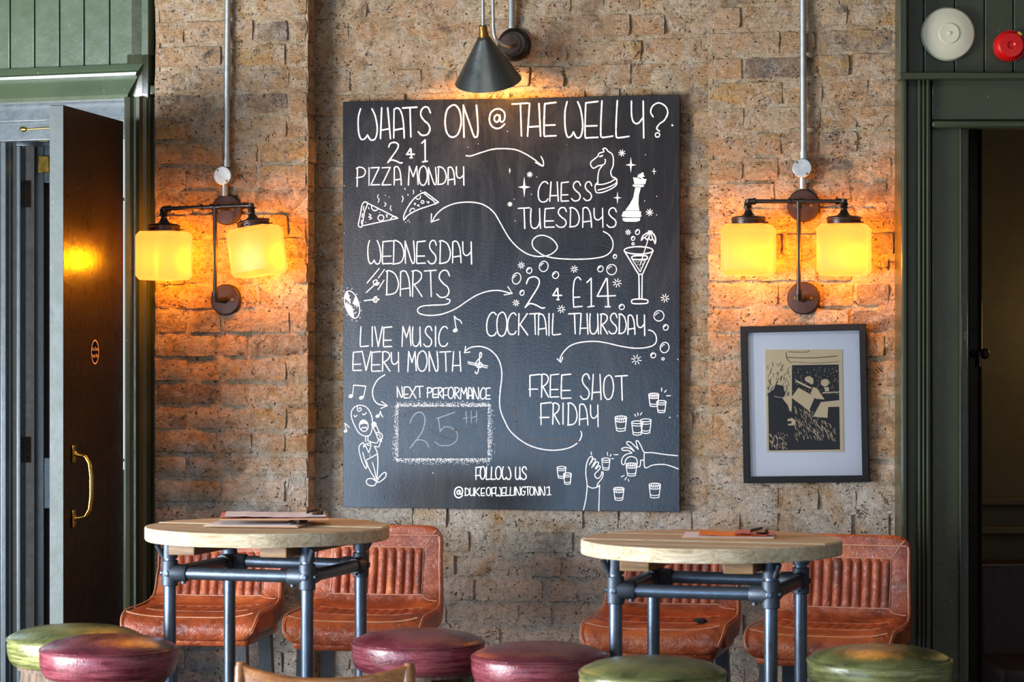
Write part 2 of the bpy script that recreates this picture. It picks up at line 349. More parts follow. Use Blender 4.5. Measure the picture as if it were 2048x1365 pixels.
def brick_geo(u0, u1, off, z0, z1, seed, fine=True):
    w, h = u1-u0, z1-z0; nx = max(3, round(w/.026)); ny = 3
    cu, cz = (u0+u1)/2, (z0+z1)/2; rr = random.Random(seed)
    proud = rr.uniform(-.003, .0055); tiltx = rr.uniform(-.02, .02); tiltz = rr.uniform(-.05, .05); amp = .0028*(1.9 if z0 > 2.2 and off == 0 else 1)
    vs_ = []; idx = {}
    for j in range(ny+1):
        for i in range(nx+1):
            a, b = i/nx, j/ny; edge = i in (0, nx) or j in (0, ny); corner = i in (0, nx) and j in (0, ny)
            x = u0+w*a-cu; z = z0+h*b-cz
            if edge:
                jj = .0035*rr.random()+(.002 if corner else .0008)
                x += -jj*(1 if i == nx else -1 if i == 0 else 0); z += -jj*(1 if j == ny else -1 if j == 0 else 0)
            else: x += rr.uniform(-.003, .003); z += rr.uniform(-.003, .003)
            y = -(off+proud+x*tiltx+z*tiltz+noise.noise(Vector((cu+x, seed*.37, cz+z))*30)*amp*1.6-(.0012+.0035*rr.random() if edge else 0))
            idx[i, j] = len(vs_); vs_.append((x, y, z))
    fs = [(idx[i, j], idx[i+1, j], idx[i+1, j+1], idx[i, j+1]) for i in range(nx) for j in range(ny)]
    ring = [(i, 0) for i in range(nx)]+[(nx, j) for j in range(ny)]+[(i, ny) for i in range(nx, 0, -1)]+[(0, j) for j in range(ny, 0, -1)]
    base = len(vs_)
    for r in ring: p = vs_[idx[r]]; vs_.append((p[0]*1.0, -off+.09, p[2]))
    n = len(ring)
    for q in range(n): fs.append((idx[ring[q]], base+q, base+(q+1) % n, idx[ring[(q+1) % n]]))
    return vs_, fs, cu, cz
cands = []
rg = random.Random(21)
row = 0; z = 0.0
while z < ZTOP:
    for (a, b, off) in ((uL0, uL1, PIER), (uL1, uR0, 0.0), (uR0, uR1, PIER)):
        u = a+.001; stretcher = (row % 2 == 0)
        if off == 0: u = a-.0+(.0 if row % 2 else -.05)
        while u < b-.012:
            Lb = (.215 if stretcher else .104)*rg.uniform(.93, 1.06)
            if b-(u+Lb) < .05: Lb = b-u
            if Lb > .25: Lb = Lb/2
            e = u+Lb
            if b-e < .02: e = b+(rg.uniform(-.004, .004) if off else 0)
            cands.append((max(u, a-.0 if off else a-.05), e, off, z+.0045+rg.uniform(-.002, .002), z+COURSE-.0045+rg.uniform(-.002, .002), row)); u = e+rg.uniform(.003, .012)
            stretcher = not stretcher if rg.random() < .85 else stretcher
    row += 1; z += COURSE
stuff = MB(); nb = 0; vis = []
for c in cands:
    u0, u1, off, z0, z1, r = c
    hid = off == 0 and u0 > bx0-.0 and u1 < bx1+.0 and z0 > bz0+.0 and z1 < bz1-.0
    if hid or z1 < .52 or z0 > 2.62: hid = True
    (vis.append(c) if not hid else None)
    if hid:
        g = brick_geo(u0, u1, off, z0, z1, len(stuff.v)); stuff.add([(p[0]+g[2], p[1], p[2]+g[3]) for p in g[0]], g[1])
vis.sort(key=lambda c: -(c[1]-c[0]))
print('VISIBLE BRICKS', len(vis))
for i, (u0, u1, off, z0, z1, r) in enumerate(vis):
    g = brick_geo(u0, u1, off, z0, z1, i+1)
    if i >= 298: stuff.add([(p[0]+g[2], p[1], p[2]+g[3]) for p in g[0]], g[1]); continue
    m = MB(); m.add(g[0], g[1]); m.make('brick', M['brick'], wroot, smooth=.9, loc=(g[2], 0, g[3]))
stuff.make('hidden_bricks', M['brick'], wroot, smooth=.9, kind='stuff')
core = MB(); core.b2(uL0-.05, uR1+.05, .012, .16, 0, ZTOP); core.b2(uL0, uL1-.012, -PIER+.02, .02, 0, ZTOP); core.b2(uR0+.012, uR1, -PIER+.02, .02, 0, ZTOP)
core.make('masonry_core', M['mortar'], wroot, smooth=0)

# left panelled wall with the doorway
def strip(fr, px0, px1, z0, z1, o0, o1, mat, name, parent, bev=.002, py=400):
    """vertical member between two picture columns on a frame"""
    u0 = fr.uz(px0, py, o1)[0]; u1 = fr.uz(px1, py, o1)[0]; m = MB(); m.b2(u0, u1, -o0, -o1, z0, z1, bev); return m.make(name, mat, parent)
lroot = struct('wall_left', LEFT.world(0, 0, 0), -LEFT.t, 'green painted boarded wall around the left doorway')
ztp = LEFT.uz(0, 139, .01)[1]
cols = [-80, -30, 20, 69, 119, 168, 219, 270, 286]
for a, b in zip(cols, cols[1:]):
    u0 = LEFT.uz(a, 60, .0)[0]+.002; u1 = LEFT.uz(b, 60, .0)[0]-.002
    m = MB(); m.b2(u0, u1, .02, 0, ztp, 3.0, .003); m.make('plank', M['green'], lroot)
uc = LEFT.uz(286, 60, 0)[0]
m = MB(); m.b2(-1.0, uc, .022, .05, ztp, 3.0); m.make('backing_board', M['green'], lroot, smooth=0)
m = MB(); m.b2(uc, .0, .03, -.012, 2.36, 3.0, .003); m.make('corner_board', M['green'], lroot)
# header moulding: profile (off, z) swept along u
zb = LEFT.uz(0, 206, .03)[1]; hh = ztp-zb
prof = [(-.02, 0), (.028, 0), (.034, .012), (.030, .03), (.022, hh*.45), (.018, hh*.62), (.034, hh*.66), (.036, hh*.74), (.026, hh*.80), (.024, hh*.86), (.014, hh), (-.02, hh)]
ue = LEFT.uz(250, 200, .02)[0]
m = MB(); m.prism(prof, -1.0, ue+.012, lambda a, b, h: (h+(b/hh)*.05*(h > -.9), -a, zb+b)); m.make('header_moulding', M['green'], lroot, smooth=.5)
# architrave: same idea going down
prof = [(0, -.02), (0, .028), (.006, .034), (.016, .028), (.022, .016), (.03, .018), (.036, .034), (.046, .034), (.05, .02), (.058, .014), (.062, -.02)]
ua = LEFT.uz(251, 700, .02)[0]; sc = (0.0-ua)/.062
m = MB(); m.prism(prof, 0, zb+.004, lambda a, b, h: (ua+a*sc, -b, h)); 
m.b2(ua+.001, 0, -.012, .03, zb, ztp+.03, .002); m.make('architrave', M['green2'], lroot, smooth=.5)
# return towards the brick wall
far = P(330, 600, 8.42); far.z = 0; near = LEFT.world(0, .0, 0); d = far-near; L_ = math.hypot(d.x, d.y); ang = math.atan2(d.y, d.x)
ret = struct('trim_1', near, ang, 'dark green boxed return between left doorway and brick wall')
m = MB(); m.b2(0, L_+.03, 0, .06, 0, 3.0); m.b2(.02, .09, -.016, 0, 0, 2.36, .006); m.b2(.13, .16, -.02, 0, 0, 2.36, .008); m.b2(.2, L_, -.012, 0, 0, 2.36, .004)
m.b2(-.005, L_+.01, -.02, .0, 2.36, 2.39, .004); m.make('return_board', M['green2'], ret)
# jamb and lining of the doorway
m = MB(); m.b2(ua-.004, ua+.02, .0, .2, 0, zb, .002); m.make('door_jamb', M['green2'], lroot)
zin = LEFT.uz(0, 266, -.16)[1]
for k, (za, zc, yy) in enumerate(((zb-.055, zb+.01, .06), (zb-.115, zb-.052, .09), (zin-.0, zb-.112, .12))):
    m = MB(); m.b2(-1.0, ua, yy, yy+.05, za, zc, .004); m.make('lining_board', M['slate'], lroot)
# inner frame
def vbox(px0, px1, Y, th, py0, py1, mat, name, parent, bev=.003, **kw):
    a = P(px0, py0, Y); b = P(px1, py1, Y); m = MB(); m.b2(a.x, b.x, Y, Y+th, b.z, a.z, bev); return m.make(name, mat, parent, **kw)
fr2 = struct('door_2', (0, 0, 0), 0, 'inner lobby door frame and leaf in slate green paint')
vbox(1, 12, 8.62, .06, 268, 2200, M['slate'], 'frame_post', fr2)
vbox(1, 170, 8.62, .06, 266, 276, M['slate'], 'frame_head', fr2)
vbox(13, 21, 8.70, .05, 277, 2200, M['slate'], 'frame_post', fr2)
vbox(13, 170, 8.70, .05, 276, 280, M['slate'], 'frame_head', fr2)
vbox(33, 41, 8.82, .10, 292, 2200, M['slate'], 'frame_post', fr2)
vbox(33, 170, 8.82, .04, 284, 292, M['slate'], 'frame_head', fr2)
vbox(42.5, 48.5, 8.92, .02, 292, 2200, M['edge'], 'meeting_stile', fr2)
lf = vbox(68, 88, 8.92, .04, 292, 2200, M['slate'], 'stile', fr2)
vbox(88, 170, 8.92, .04, 292, 366, M['slate'], 'top_rail', fr2)
vbox(88, 170, 8.92, .04, 916, 1018, M['slate'], 'middle_rail', fr2)
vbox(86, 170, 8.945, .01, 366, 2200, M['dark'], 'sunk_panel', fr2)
vbox(76, 98, 8.905, .012, 312, 345, M['brass'], 'closer_plate', fr2, .002)
for y0, y1 in ((361, 415), (874, 926)):
    hg = vbox(48, 62, 8.89, .006, y0, y1, M['iron'], 'hinge', fr2, .001)
    q = MB(); a = P(45, y0, 8.885); b = P(45, y1, 8.885); q.tube([a, b], .006, 10)
    q.make('hinge_pin', M['iron'], hg)
    for t in (.2, .5, .8):
        p = P(55, y0+(y1-y0)*t, 8.888); q = MB(); q.lathe([(.0045, 0), (.004, .003)], 10, p, (0, -1, 0)); q.make('screw', M['black_metal'], hg)
br = MB(); a = P(52, 259, 8.36); b = P(110, 255, 8.15); br.tube([a, b], .004, 10); br.lathe([(.007, 0), (.009, .012), (.006, .02)], 14, a, (-1, .3, .1)); 
t_ = thing('door_stay', 'slim brass stay rod under the left door head', 'door stay', P(52, 259, 8.36)); 
br.v = [tuple(Vector(v)-t_.location) for v in br.v]; br.make('rod', M['brass'], t_)
lob = struct('wall_lobby', (0, 0, 0), 0, 'dark lobby beyond the left doorway')
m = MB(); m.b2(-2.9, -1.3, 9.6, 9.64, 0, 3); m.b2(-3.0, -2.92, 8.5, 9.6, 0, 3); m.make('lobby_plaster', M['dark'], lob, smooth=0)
win = struct('window_1', (0, 0, 0), 0, 'tall narrow daylit frosted pane glimpsed past the door hinge')
vbox(236, 262, 8.87, .008, 250, 395, M['daypane'], 'pane', win, 0, smooth=0); vbox(236, 262, 8.87, .008, 402, 918, M['daypane'], 'pane', win, 0, smooth=0)
vbox(236, 262, 8.87, .008, 924, 940, M['daypane'], 'pane', win, 0, smooth=0)
m = MB(); a = P(230, 240, 8.88); m.b2(a.x, a.x+.07, 8.88, 8.92, .3, 2.35); m.make('window_frame', M['dark'], win, smooth=0)

# left door leaf, standing open towards the room
H = Vector(((247-CX)/F*8.18, 8.18, 0)); Fn = Vector(((127-CX)/F*7.609, 7.609, 0)); dv = Fn-H; DL = dv.length
drz = math.atan2(dv.y, dv.x)     # local x runs from hinge to free edge, local -y... left side
door = struct('door_1', H, drz, 'dark green door leaf standing open with a brass pull handle')
dz1 = EYE+472.5/F*7.609
# local +y = left of travel direction; travel is towards the camera, so +y points to the right (+X) and the leaf's face is y=0
m = MB(); m.b2(0, DL, -.042, 0, .01, dz1, .002); leaf = m.make('leaf', M['olive'], door)
m = MB(); m.b2(DL, DL+.0015, -.0415, -.0005, .012, dz1-.002); m.make('leaf_edge', M['edge'], door, smooth=0, label='worn pale edge')
hx = DL*.856; hz0, hz1 = 1.030, 1.266
m = MB()
zz = [hz0+.022, hz0+.026, hz0+.03, hz0+.05, (hz0+hz1)/2-.03, (hz0+hz1)/2+.03, hz1-.05, hz1-.03, hz1-.026, hz1-.022]
yy = [.004, .022, .038, .051, .056, .056, .051, .038, .022, .004]
pts = []
for i in range(len(zz)-1):
    for t in (0, .5): pts.append((hx, yy[i]*(1-t)+yy[i+1]*t, zz[i]*(1-t)+zz[i+1]*t))
pts.append((hx, yy[-1], zz[-1])); npt = len(pts)
rs = [.0042+.0035*math.sin(math.pi*i/(npt-1))**2 for i in range(npt)]; rs[0] = rs[-1] = .009; rs[1] = rs[-2] = .006
m.tube(pts, rs, 14); hdl = m.make('pull_handle', M['brass'], door, 'curved polished brass pull handle')
for zc in (hz0+.022, hz1-.022):
    m = MB(); m.box((hx, .0035, zc), (.026, .007, .052), .003); m.make('handle_plate', M['brass'], hdl)
    for s_ in (-1, 1):
        m = MB(); m.lathe([(.004, 0), (.003, .003)], 10, (hx, .0065, zc+s_*.019), (0, 1, 0)); m.make('screw', M['obrass'], hdl)
# sticker
sx, sz = DL*.50, EYE-(704.5-CY)/F*7.9
st = thing('door_sticker', 'small round navy fire door sign on the open left door', 'sign', door.location+Matrix.Rotation(drz, 3, 'Z') @ Vector((sx, .0006, sz)), drz)
m = MB(); m.lathe([(.037, 0), (.037, .0006)], 48, (0, 0, 0), (0, 1, 0)); m.make('disc', M['navy'], st, smooth=0)
m = MB()
for q in range(48):
    a, b = 2*math.pi*q/48, 2*math.pi*(q+1)/48
    m.add([(r*math.cos(t), .0009, r*math.sin(t)) for t in (a, b) for r in (.033, .0375)], [(0, 1, 3, 2)])
m.make('rim', M['stickerline'], st, smooth=0)
def text(txt, size, loc, parent, mat, name, rz=math.pi, xs=1.0):
    cu = bpy.data.curves.new('t', 'FONT'); cu.body = txt; cu.size = size; cu.align_x = 'CENTER'; cu.extrude = .0002; cu.space_line = .9
    o = bpy.data.objects.new('t', cu); C.objects.link(o); dg = bpy.context.evaluated_depsgraph_get(); me = bpy.data.meshes.new_from_object(o.evaluated_get(dg))
    bpy.data.objects.remove(o); me.materials.clear(); me.materials.append(mat)
    o = link(name, me, parent); o.location = loc; o.rotation_euler = (math.pi/2, 0, rz); o.scale = (xs, 1, 1); return o
text('Fire Door', .0165, (0, .0012, .004), st, M['stickerline'], 'lettering'); text('Keep Shut', .0165, (0, .0012, -.016), st, M['stickerline'], 'lettering')

# right panelled wall and doorway
rroot = struct('wall_right', (0, 0, 0), 0, 'dark green panelled wall around the right doorway')
YR = 7.60
def rb(px0, px1, py0, py1, Y, th, mat='green2', name='board', bev=.003, parent=None, **kw): return vbox(px0, px1, Y, th, py0, py1, M[mat], name, parent or rroot, bev, **kw)
cols = [1815, 1848, 1909.5, 1969, 2027, 2090, 2150]
for a, b in zip(cols, cols[1:]): rb(a+.8, b-.8, -330, 146, YR+.02, .02, name='plank')
rb(1806, 2150, -330, 160, YR+.045, .02, name='backing_board', bev=0)
rb(1799, 1814, -330, 158, YR-.05, .09, name='edge_stile'); rb(1799, 2150, 145, 158, YR-.06, .08, name='rail')
rb(1864, 2150, 160, 240, YR, .05, name='lintel_panel'); rb(1864, 2150, 241, 256, YR-.02, .07, name='lintel_bead', bev=.008)
rb(1803, 1815, 158, 2200, YR-.03, .14, name='outer_bead', bev=.006); rb(1815, 1838, 158, 2200, YR, .1, name='jamb_board')
for a, b in ((1836.5, 1842), (1845, 1850), (1853, 1859)): rb(a, b, 158, 2200, YR-.022, .06, name='architrave_bead', bev=.003)
rb(1836, 1862, 158, 2200, YR-.005, .09, name='architrave'); rb(1864, 1921, 256, 2200, YR+.015, .08, name='jamb_board')
rb(1919.5, 1923.5, 256, 2200, YR-.0, .02, name='edge_bead', bev=.0025)
rb(1922, 1935, 256, 2200, YR+.03, .12, name='chipped_edge', bev=.002)
rb(1795, 1830, 256, 2200, YR+.11, .4, name='jamb_board', bev=0)
d3 = struct('door_3', (0, 0, 0), 0, 'dim olive door leaf folded back inside the right doorway')
a = P(1937, 256, 7.95); b = P(1962, 256, 7.95)
m = MB(); m.b2(a.x, b.x, 7.95, 8.05, .0, a.z, .003); m.make('leaf', M['olive'], d3)
rb(1960.5, 1964.5, 256, 2200, 7.93, .02, name='leaf_bead', mat='olive', parent=d3)
m = MB(); kc = P(1946, 708, 7.95); m.lathe([(.013, 0), (.012, .004), (.005, .008), (.005, .022), (.012, .028), (.017, .038), (.015, .048), (.006, .052)], 24, kc, (.75, -.6, 0)); m.make('knob', M['black_metal'], d3)
m = MB(); m.box(P(1960, 720, 7.925), (.008, .006, .045), .001); m.make('lock_plate', M['black_metal'], d3)
rb(1936, 1960, 754, 757, 7.945, .004, name='latch_slot', mat='dark', parent=d3, bev=0)
bk = struct('wall_room_beyond', (0, 0, 0), 0, 'dim wall of the room beyond the right doorway')
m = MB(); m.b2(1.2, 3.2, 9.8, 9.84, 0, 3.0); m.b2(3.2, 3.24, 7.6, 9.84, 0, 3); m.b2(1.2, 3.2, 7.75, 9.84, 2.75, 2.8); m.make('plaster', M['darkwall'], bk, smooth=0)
for y0, y1, d_ in ((996, 1012, .03), (1054, 1070, .04)):
    vbox(1930, 2200, 9.74, .06, y0, y1, M['darkwall'], 'dado_rail', bk, .006)
bq = thing('banquette', 'dark red leather banquette back with a row of studs in the room beyond', 'bench', (P(1990, 1130, 9.45).x, 9.5, 0))
a = P(1958, 1128, 9.4); m = MB(); m.b2(a.x-bq.location.x, 3.0-bq.location.x, -.1, .1, .05, a.z, .02); m.b2(a.x-bq.location.x, 3.0-bq.location.x, -.55, -.1, .02, .45, .03); m.make('backrest', M['redleather'], bq)
for i in range(30):
    p = P(1962+i*5.4, 1131, 9.39); m = MB(); m.lathe([(.0035, 0), (.003, .002), (.001, .003)], 8, p-bq.location, (0, -1, 0)); m.make('stud', M['galv'], bq)
lt = bpy.data.lights.new('back_room_lamp', 'POINT'); lt.energy = 3.2; lt.color = (1, .72, .25); lt.shadow_soft_size = .1
o = bpy.data.objects.new('back_room_lamp', lt); C.objects.link(o); o.location = (2.2, 9.4, 1.66)

# detector and sounder
p = P(1895, 69, YR+.018)
t = thing('ceiling_style_detector', 'large round cream disc fixed to the dark green boards at top right', 'detector', p)
m = MB(); m.lathe([(.052, 0), (.079, .004), (.079, .010), (.074, .018), (.05, .026), (.033, .028)], 56, (0, 0, 0), (0, -1, 0)); m.make('base', M['cream'], t)
m = MB(); m.lathe([(.0335, .026), (.0325, .0265), (.0325, .025)], 48, (0, 0, 0), (0, -1, 0)); m.make('ring_groove', M['dark'], t)
m = MB(); m.lathe([(.031, .02), (.031, .029), (.029, .031), (.006, .031), (.005, .0335)], 48, (0, 0, 0), (0, -1, 0)); m.make('centre_cap', M['cream'], t)
p = P(2016, 94, YR+.018)
t = thing('alarm_sounder', 'small round red fire alarm sounder beside the cream disc', 'alarm', p)
m = MB(); m.lathe([(.044, 0), (.044, .03), (.041, .045), (.034, .052), (.012, .053), (.008, .049), (.004, .049)], 48, (0, 0, 0), (0, -1, 0)); m.make('body', M['red'], t)
for i in range(36):
    a = 2*math.pi*i/36; m = MB(); m.box((.0435*math.cos(a), -.03, .0435*math.sin(a)), (.004, .026, .003), 0, Matrix.Rotation(-a, 3, 'Y')); m.make('rib', M['red'], t)
m = MB(); m.box((.026, -.045, .034), (.014, .01, .008), .002, Matrix.Rotation(.7, 3, 'Y')); m.make('tab', M['yellowtab'], t)
# ------------------------------------------------------------------ chalkboard
bw = bx1-bx0; bh = bz1-bz0; bo, brz = onwall(WALL, (bx0+bx1)/2, BOFF, bz0)
cb = thing('chalkboard', 'large black chalkboard covered in white chalk lettering and drawings', 'chalkboard', bo, brz)
m = MB(); m.b2(-bw/2, bw/2, 0, .018, 0, bh, .0012); m.make('panel', M['board'], cb)
m = MB(); m.b2(-bw/2+.1, bw/2-.1, .018, BOFF+.01, .15, .2); m.b2(-bw/2+.1, bw/2-.1, .018, BOFF+.01, bh-.2, bh-.15); m.make('batten', M['plankdark'], cb, smooth=0)
ORG = {'A': (670, 180), 'B': (1020, 180), 'C': (670, 460), 'D': (1020, 460), 'E': (670, 740), 'F': (1020, 740), 'P': (0, 0)}
uc_, zc_ = (bx0+bx1)/2, bz0
def bp(cr, x, y):
    o = ORG[cr]; k = 1 if cr == 'P' else 1/4.549
    u, z = WALL.uz(o[0]+x*k, o[1]+y*k, BOFF); return (u-uc_, z-zc_)
def catmull(p, n=7, closed=False):
    if len(p) < 3: return p
    out = []; N = len(p); rng = range(N if closed else N-1)
    for i in rng:
        if closed: a, b, c, d = p[(i-1) % N], p[i], p[(i+1) % N], p[(i+2) % N]
        else: a, b, c, d = p[max(i-1, 0)], p[i], p[i+1], p[min(i+2, N-1)]
        for k in range(n):
            t = k/n; t2 = t*t; t3 = t2*t
            out.append(tuple(.5*((2*b[q])+(-a[q]+c[q])*t+(2*a[q]-5*b[q]+4*c[q]-d[q])*t2+(-a[q]+3*b[q]-3*c[q]+d[q])*t3) for q in (0, 1)))
    out.append(p[0] if closed else p[-1]); return out
class Chalk:
    def __init__(s): s.m = MB(); s.k = 0
    def ribbon(s, pts, w):
        s.k += 1; y = -.0005-.00002*(s.k % 9); h = w/2; P_ = [Vector(p) for p in pts]; Q = [P_[0]]
        for p in P_[1:]:
            if (p-Q[-1]).length > 1e-5: Q.append(p)
        if len(Q) < 2: return s.disc(Q[0], h)
        n = len(Q); vs_ = []; 
        for i in range(n):
            d = (Q[min(i+1, n-1)]-Q[max(i-1, 0)]); d = d.normalized() if d.length > 0 else Vector((1, 0)); nn = Vector((-d.y, d.x))*h*random.uniform(.86, 1.1)
            vs_ += [(Q[i].x+nn.x, y, Q[i].y+nn.y), (Q[i].x-nn.x, y, Q[i].y-nn.y)]
        s.m.add(vs_, [(2*i, 2*i+1, 2*i+3, 2*i+2) for i in range(n-1)])
        s.disc(Q[0], h, y); s.disc(Q[-1], h, y)
    def disc(s, c, r, y=-.0006, n=8):
        s.m.add([(c[0]+r*math.cos(2*math.pi*i/n), y, c[1]+r*math.sin(2*math.pi*i/n)) for i in range(n)], [tuple(range(n))])
    def c(s, cr, pts, w=10, closed=False): s.ribbon(catmull([bp(cr, *p) for p in pts], 7, closed), w/4.549/642); return s
    def l(s, cr, *segs, w=10):
        for g in segs: s.ribbon([bp(cr, *p) for p in g], w/4.549/642)
        return s
    def fill(s, cr, pts, smooth=False):
        q = [bp(cr, *p) for p in pts]; q = catmull(q, 5, True)[:-1] if smooth else q
        s.m.add([(a, -.0007, b) for a, b in q], [tuple(range(len(q)))]); return s
    def ell(s, cr, cx, cy, rx, ry, w=9, rot=0, a0=0, a1=360):
        n = 18; pts = []
        for i in range(n+1):
            t = math.radians(a0+(a1-a0)*i/n); x, y = rx*math.cos(t), ry*math.sin(t); r = math.radians(rot)
            pts.append((cx+x*math.cos(r)-y*math.sin(r), cy+x*math.sin(r)+y*math.cos(r)))
        s.ribbon([bp(cr, *p) for p in pts], w/4.549/642); return s
    def dot(s, cr, x, y, r=4): s.disc(bp(cr, x, y), r/4.549/642); return s
    def end(s, name, label=None, mat='chalk', kind=None): return s.m.make(name, M[mat], cb, label, smooth=0, kind=kind)
G = {
 'W': [('c', [(.12, 0), (.0, .3), (.02, .75), (.16, .98), (.36, .95), (.48, .84)]), ('c', [(.72, 0), (.9, .25), (1, .65), (.9, .95), (.66, 1), (.48, .84)])],
 'H': [('l', [(.12, 0), (0, 1)]), ('l', [(.72, 0), (1, 1)]), ('l', [(.05, .73), (.9, .68)])],
 'h': [('l', [(.15, 0), (0, 1)]), ('l', [(.85, 0), (.97, 1)]), ('l', [(.02, .72), (.95, .7)])],
 'A': [('l', [(.08, .04), (.05, 1)]), ('c', [(.08, .06), (.3, 0), (.6, .05), (.85, .3), (.97, .7), (1, 1)]), ('l', [(.05, .74), (.95, .68)])],
 'T': [('l', [(0, .03), (1, 0)]), ('l', [(.52, .02), (.58, 1)])],
 'S': [('c', [(1, .2), (.82, .02), (.5, 0), (.25, .12), (.22, .3), (.5, .48), (.85, .62), (.96, .8), (.75, .97), (.3, 1), (.0, .88)])],
 'O': [('cc', [(.45, 0), (.12, .15), (0, .5), (.1, .85), (.42, 1), (.8, .9), (1, .55), (.92, .2), (.7, .02)])],
 'N': [('l', [(.04, 1), (0, 0)]), ('c', [(0, .02), (.3, .4), (.7, .93), (.85, 1), (.98, .93), (1, .6), (.9, 0)])],
 'E': [('l', [(1, 0), (.06, .04)]), ('c', [(.06, .04), (.02, .4), (0, .85), (.05, 1), (.3, 1), (1, .99)]), ('l', [(.05, .68), (.92, .67)])],
 'L': [('c', [(.1, 0), (.02, .5), (0, .9), (.08, 1), (.4, 1), (1, .97)])],
 'Y': [('c', [(0, 0), (.02, .4), (.2, .58), (.55, .6), (.9, .45)]), ('l', [(.93, 0), (.97, 1)])],
 'P': [('l', [(.12, .05), (.08, 1)]), ('c', [(0, .06), (.4, 0), (.85, .08), (1, .25), (.8, .45), (.4, .52), (0, .55)])],
 'I': [('l', [(0.5, 0), (.5, 1)])],
 'Z': [('l', [(0, .03), (.95, 0)]), ('l', [(.95, 0), (.0, .97)]), ('l', [(0, .98), (1, .97)])],
 'M': [('l', [(.1, 0), (0, 1)]), ('l', [(.1, 0), (.5, .55)]), ('l', [(.5, .55), (.85, 0)]), ('l', [(.85, 0), (1, .96)])],
 'D': [('l', [(.1, .02), (.05, 1)]), ('c', [(0, .02), (.3, .0), (.75, .15), (1, .5), (.9, .8), (.6, .95), (0, 1)])],
 'C': [('c', [(1, .1), (.75, 0), (.4, .06), (.1, .3), (0, .6), (.1, .88), (.4, 1), (.8, .97), (1, .85)])],
 'U': [('c', [(.05, 0), (0, .4), (.05, .85), (.3, 1), (.65, .95), (.9, .7), (.92, .35), (.9, 0)]), ('l', [(.92, .4), (1, 1)])],
 'R': [('l', [(.12, .02), (.06, 1)]), ('c', [(0, .03), (.45, 0), (.9, .1), (.92, .28), (.6, .45), (.1, .56)]), ('l', [(.25, .55), (1, 1)])],
 'V': [('l', [(0, 0), (.45, 1)]), ('l', [(.45, 1), (1, 0)])],
 'F': [('l', [(1, 0), (.08, .05)]), ('l', [(.08, .05), (.1, 1)]), ('l', [(0, .68), (.8, .67)])],
 'K': [('l', [(.05, 0), (.0, 1)]), ('l', [(.95, .0), (.1, .55)]), ('l', [(.15, .5), (1, 1)])],
 'X': [('l', [(0, 0), (1, 1)]), ('l', [(.95, 0), (.05, .98)])],
 'G': [('c', [(1, .12), (.7, 0), (.3, .08), (0, .45), (.1, .85), (.45, 1), (.85, .9), (.95, .55)]), ('l', [(.5, .55), (1, .55)])],
 '2': [('c', [(.08, .22), (.2, .05), (.5, 0), (.72, .1), (.68, .3), (.35, .65), (.02, .98)]), ('c', [(.02, .98), (.25, .86), (.55, .9), (.85, 1), (1, .99)])],
 '4': [('l', [(.5, 0), (.0, .63)]), ('l', [(0, .63), (1, .61)]), ('l', [(.55, 0), (.62, .98)]), ('l', [(.45, 1), (.72, 1)])],
 '1': [('l', [(0, .15), (.6, 0)]), ('l', [(.6, 0), (.62, .98)]), ('l', [(.15, 1), (1, .97)])],
}
def word(ch, cr, items, w=11):
    for g, x0, x1, y0, y1 in items:
        for kd, pts in G[g]:
            q = [(x0+a*(x1-x0), y0+b*(y1-y0)) for a, b in pts]
            if kd == 'l': ch.l(cr, q, w=w)
            else: ch.c(cr, q, w, kd == 'cc')
def at_sign(ch, cr, x0, x1, y0, y1, w):
    f = lambda a, b: (x0+a*(x1-x0), y0+b*(y1-y0))
    ch.c(cr, [f(.62, .38), (f(.5, .3)), f(.34, .4), f(.32, .58), f(.48, .68), f(.62, .55), f(.66, .33)], w)
    ch.c(cr, [f(.66, .33), f(.7, .62), f(.84, .66), f(.97, .5), f(.95, .2), f(.7, .02), f(.4, .02), f(.1, .2), f(0, .55), f(.12, .85), f(.4, 1), f(.7, .97), f(.97, .78)], w)
ch = Chalk()
word(ch, 'A', [('W', 212, 385, 172, 455), ('H', 414, 505, 163, 443), ('A', 530, 630, 165, 437), ('T', 615, 745, 157, 427), ('S', 758, 868, 157, 412), ('O', 1002, 1148, 140, 430), ('N', 1168, 1300, 140, 430)], 14)
at_sign(ch, 'A', 1405, 1548, 172, 350, 13)
word(ch, 'B', [('T', 20, 165, 120, 418), ('h', 160, 282, 125, 420), ('E', 310, 418, 114, 420), ('W', 500, 662, 108, 435), ('E', 683, 800, 105, 435), ('L', 826, 935, 100, 430), ('L', 965, 1082, 97, 433), ('Y', 1105, 1220, 102, 437)], 14)
ch.c('B', [(1303, 245), (1280, 200), (1300, 145), (1355, 118), (1415, 150), (1435, 210), (1405, 275), (1360, 310), (1335, 350), (1360, 375)], 13); ch.ell('B', 1342, 410, 20, 20, 11)
ch.end('headline_lettering')
ch = Chalk(); word(ch, 'A', [('2', 478, 612, 478, 664), ('4', 652, 722, 535, 618), ('1', 790, 840, 455, 655)], 13)
word(ch, 'A', [('P', 195, 277, 703, 880), ('I', 300, 320, 708, 868), ('Z', 328, 407, 705, 868), ('Z', 428, 508, 705, 868), ('A', 535, 603, 698, 865), ('M', 668, 757, 695, 867), ('O', 765, 840, 695, 868), ('N', 850, 922, 707, 862), ('D', 935, 1012, 700, 862), ('A', 1025, 1090, 702, 862), ('Y', 1105, 1175, 700, 868)]); ch.end('pizza_monday_lettering')
ch = Chalk(); word(ch, 'B', [('C', 257, 345, 835, 1020), ('h', 362, 442, 838, 1013), ('E', 465, 532, 838, 1012), ('S', 560, 642, 835, 1010), ('S', 670, 744, 838, 1006)])
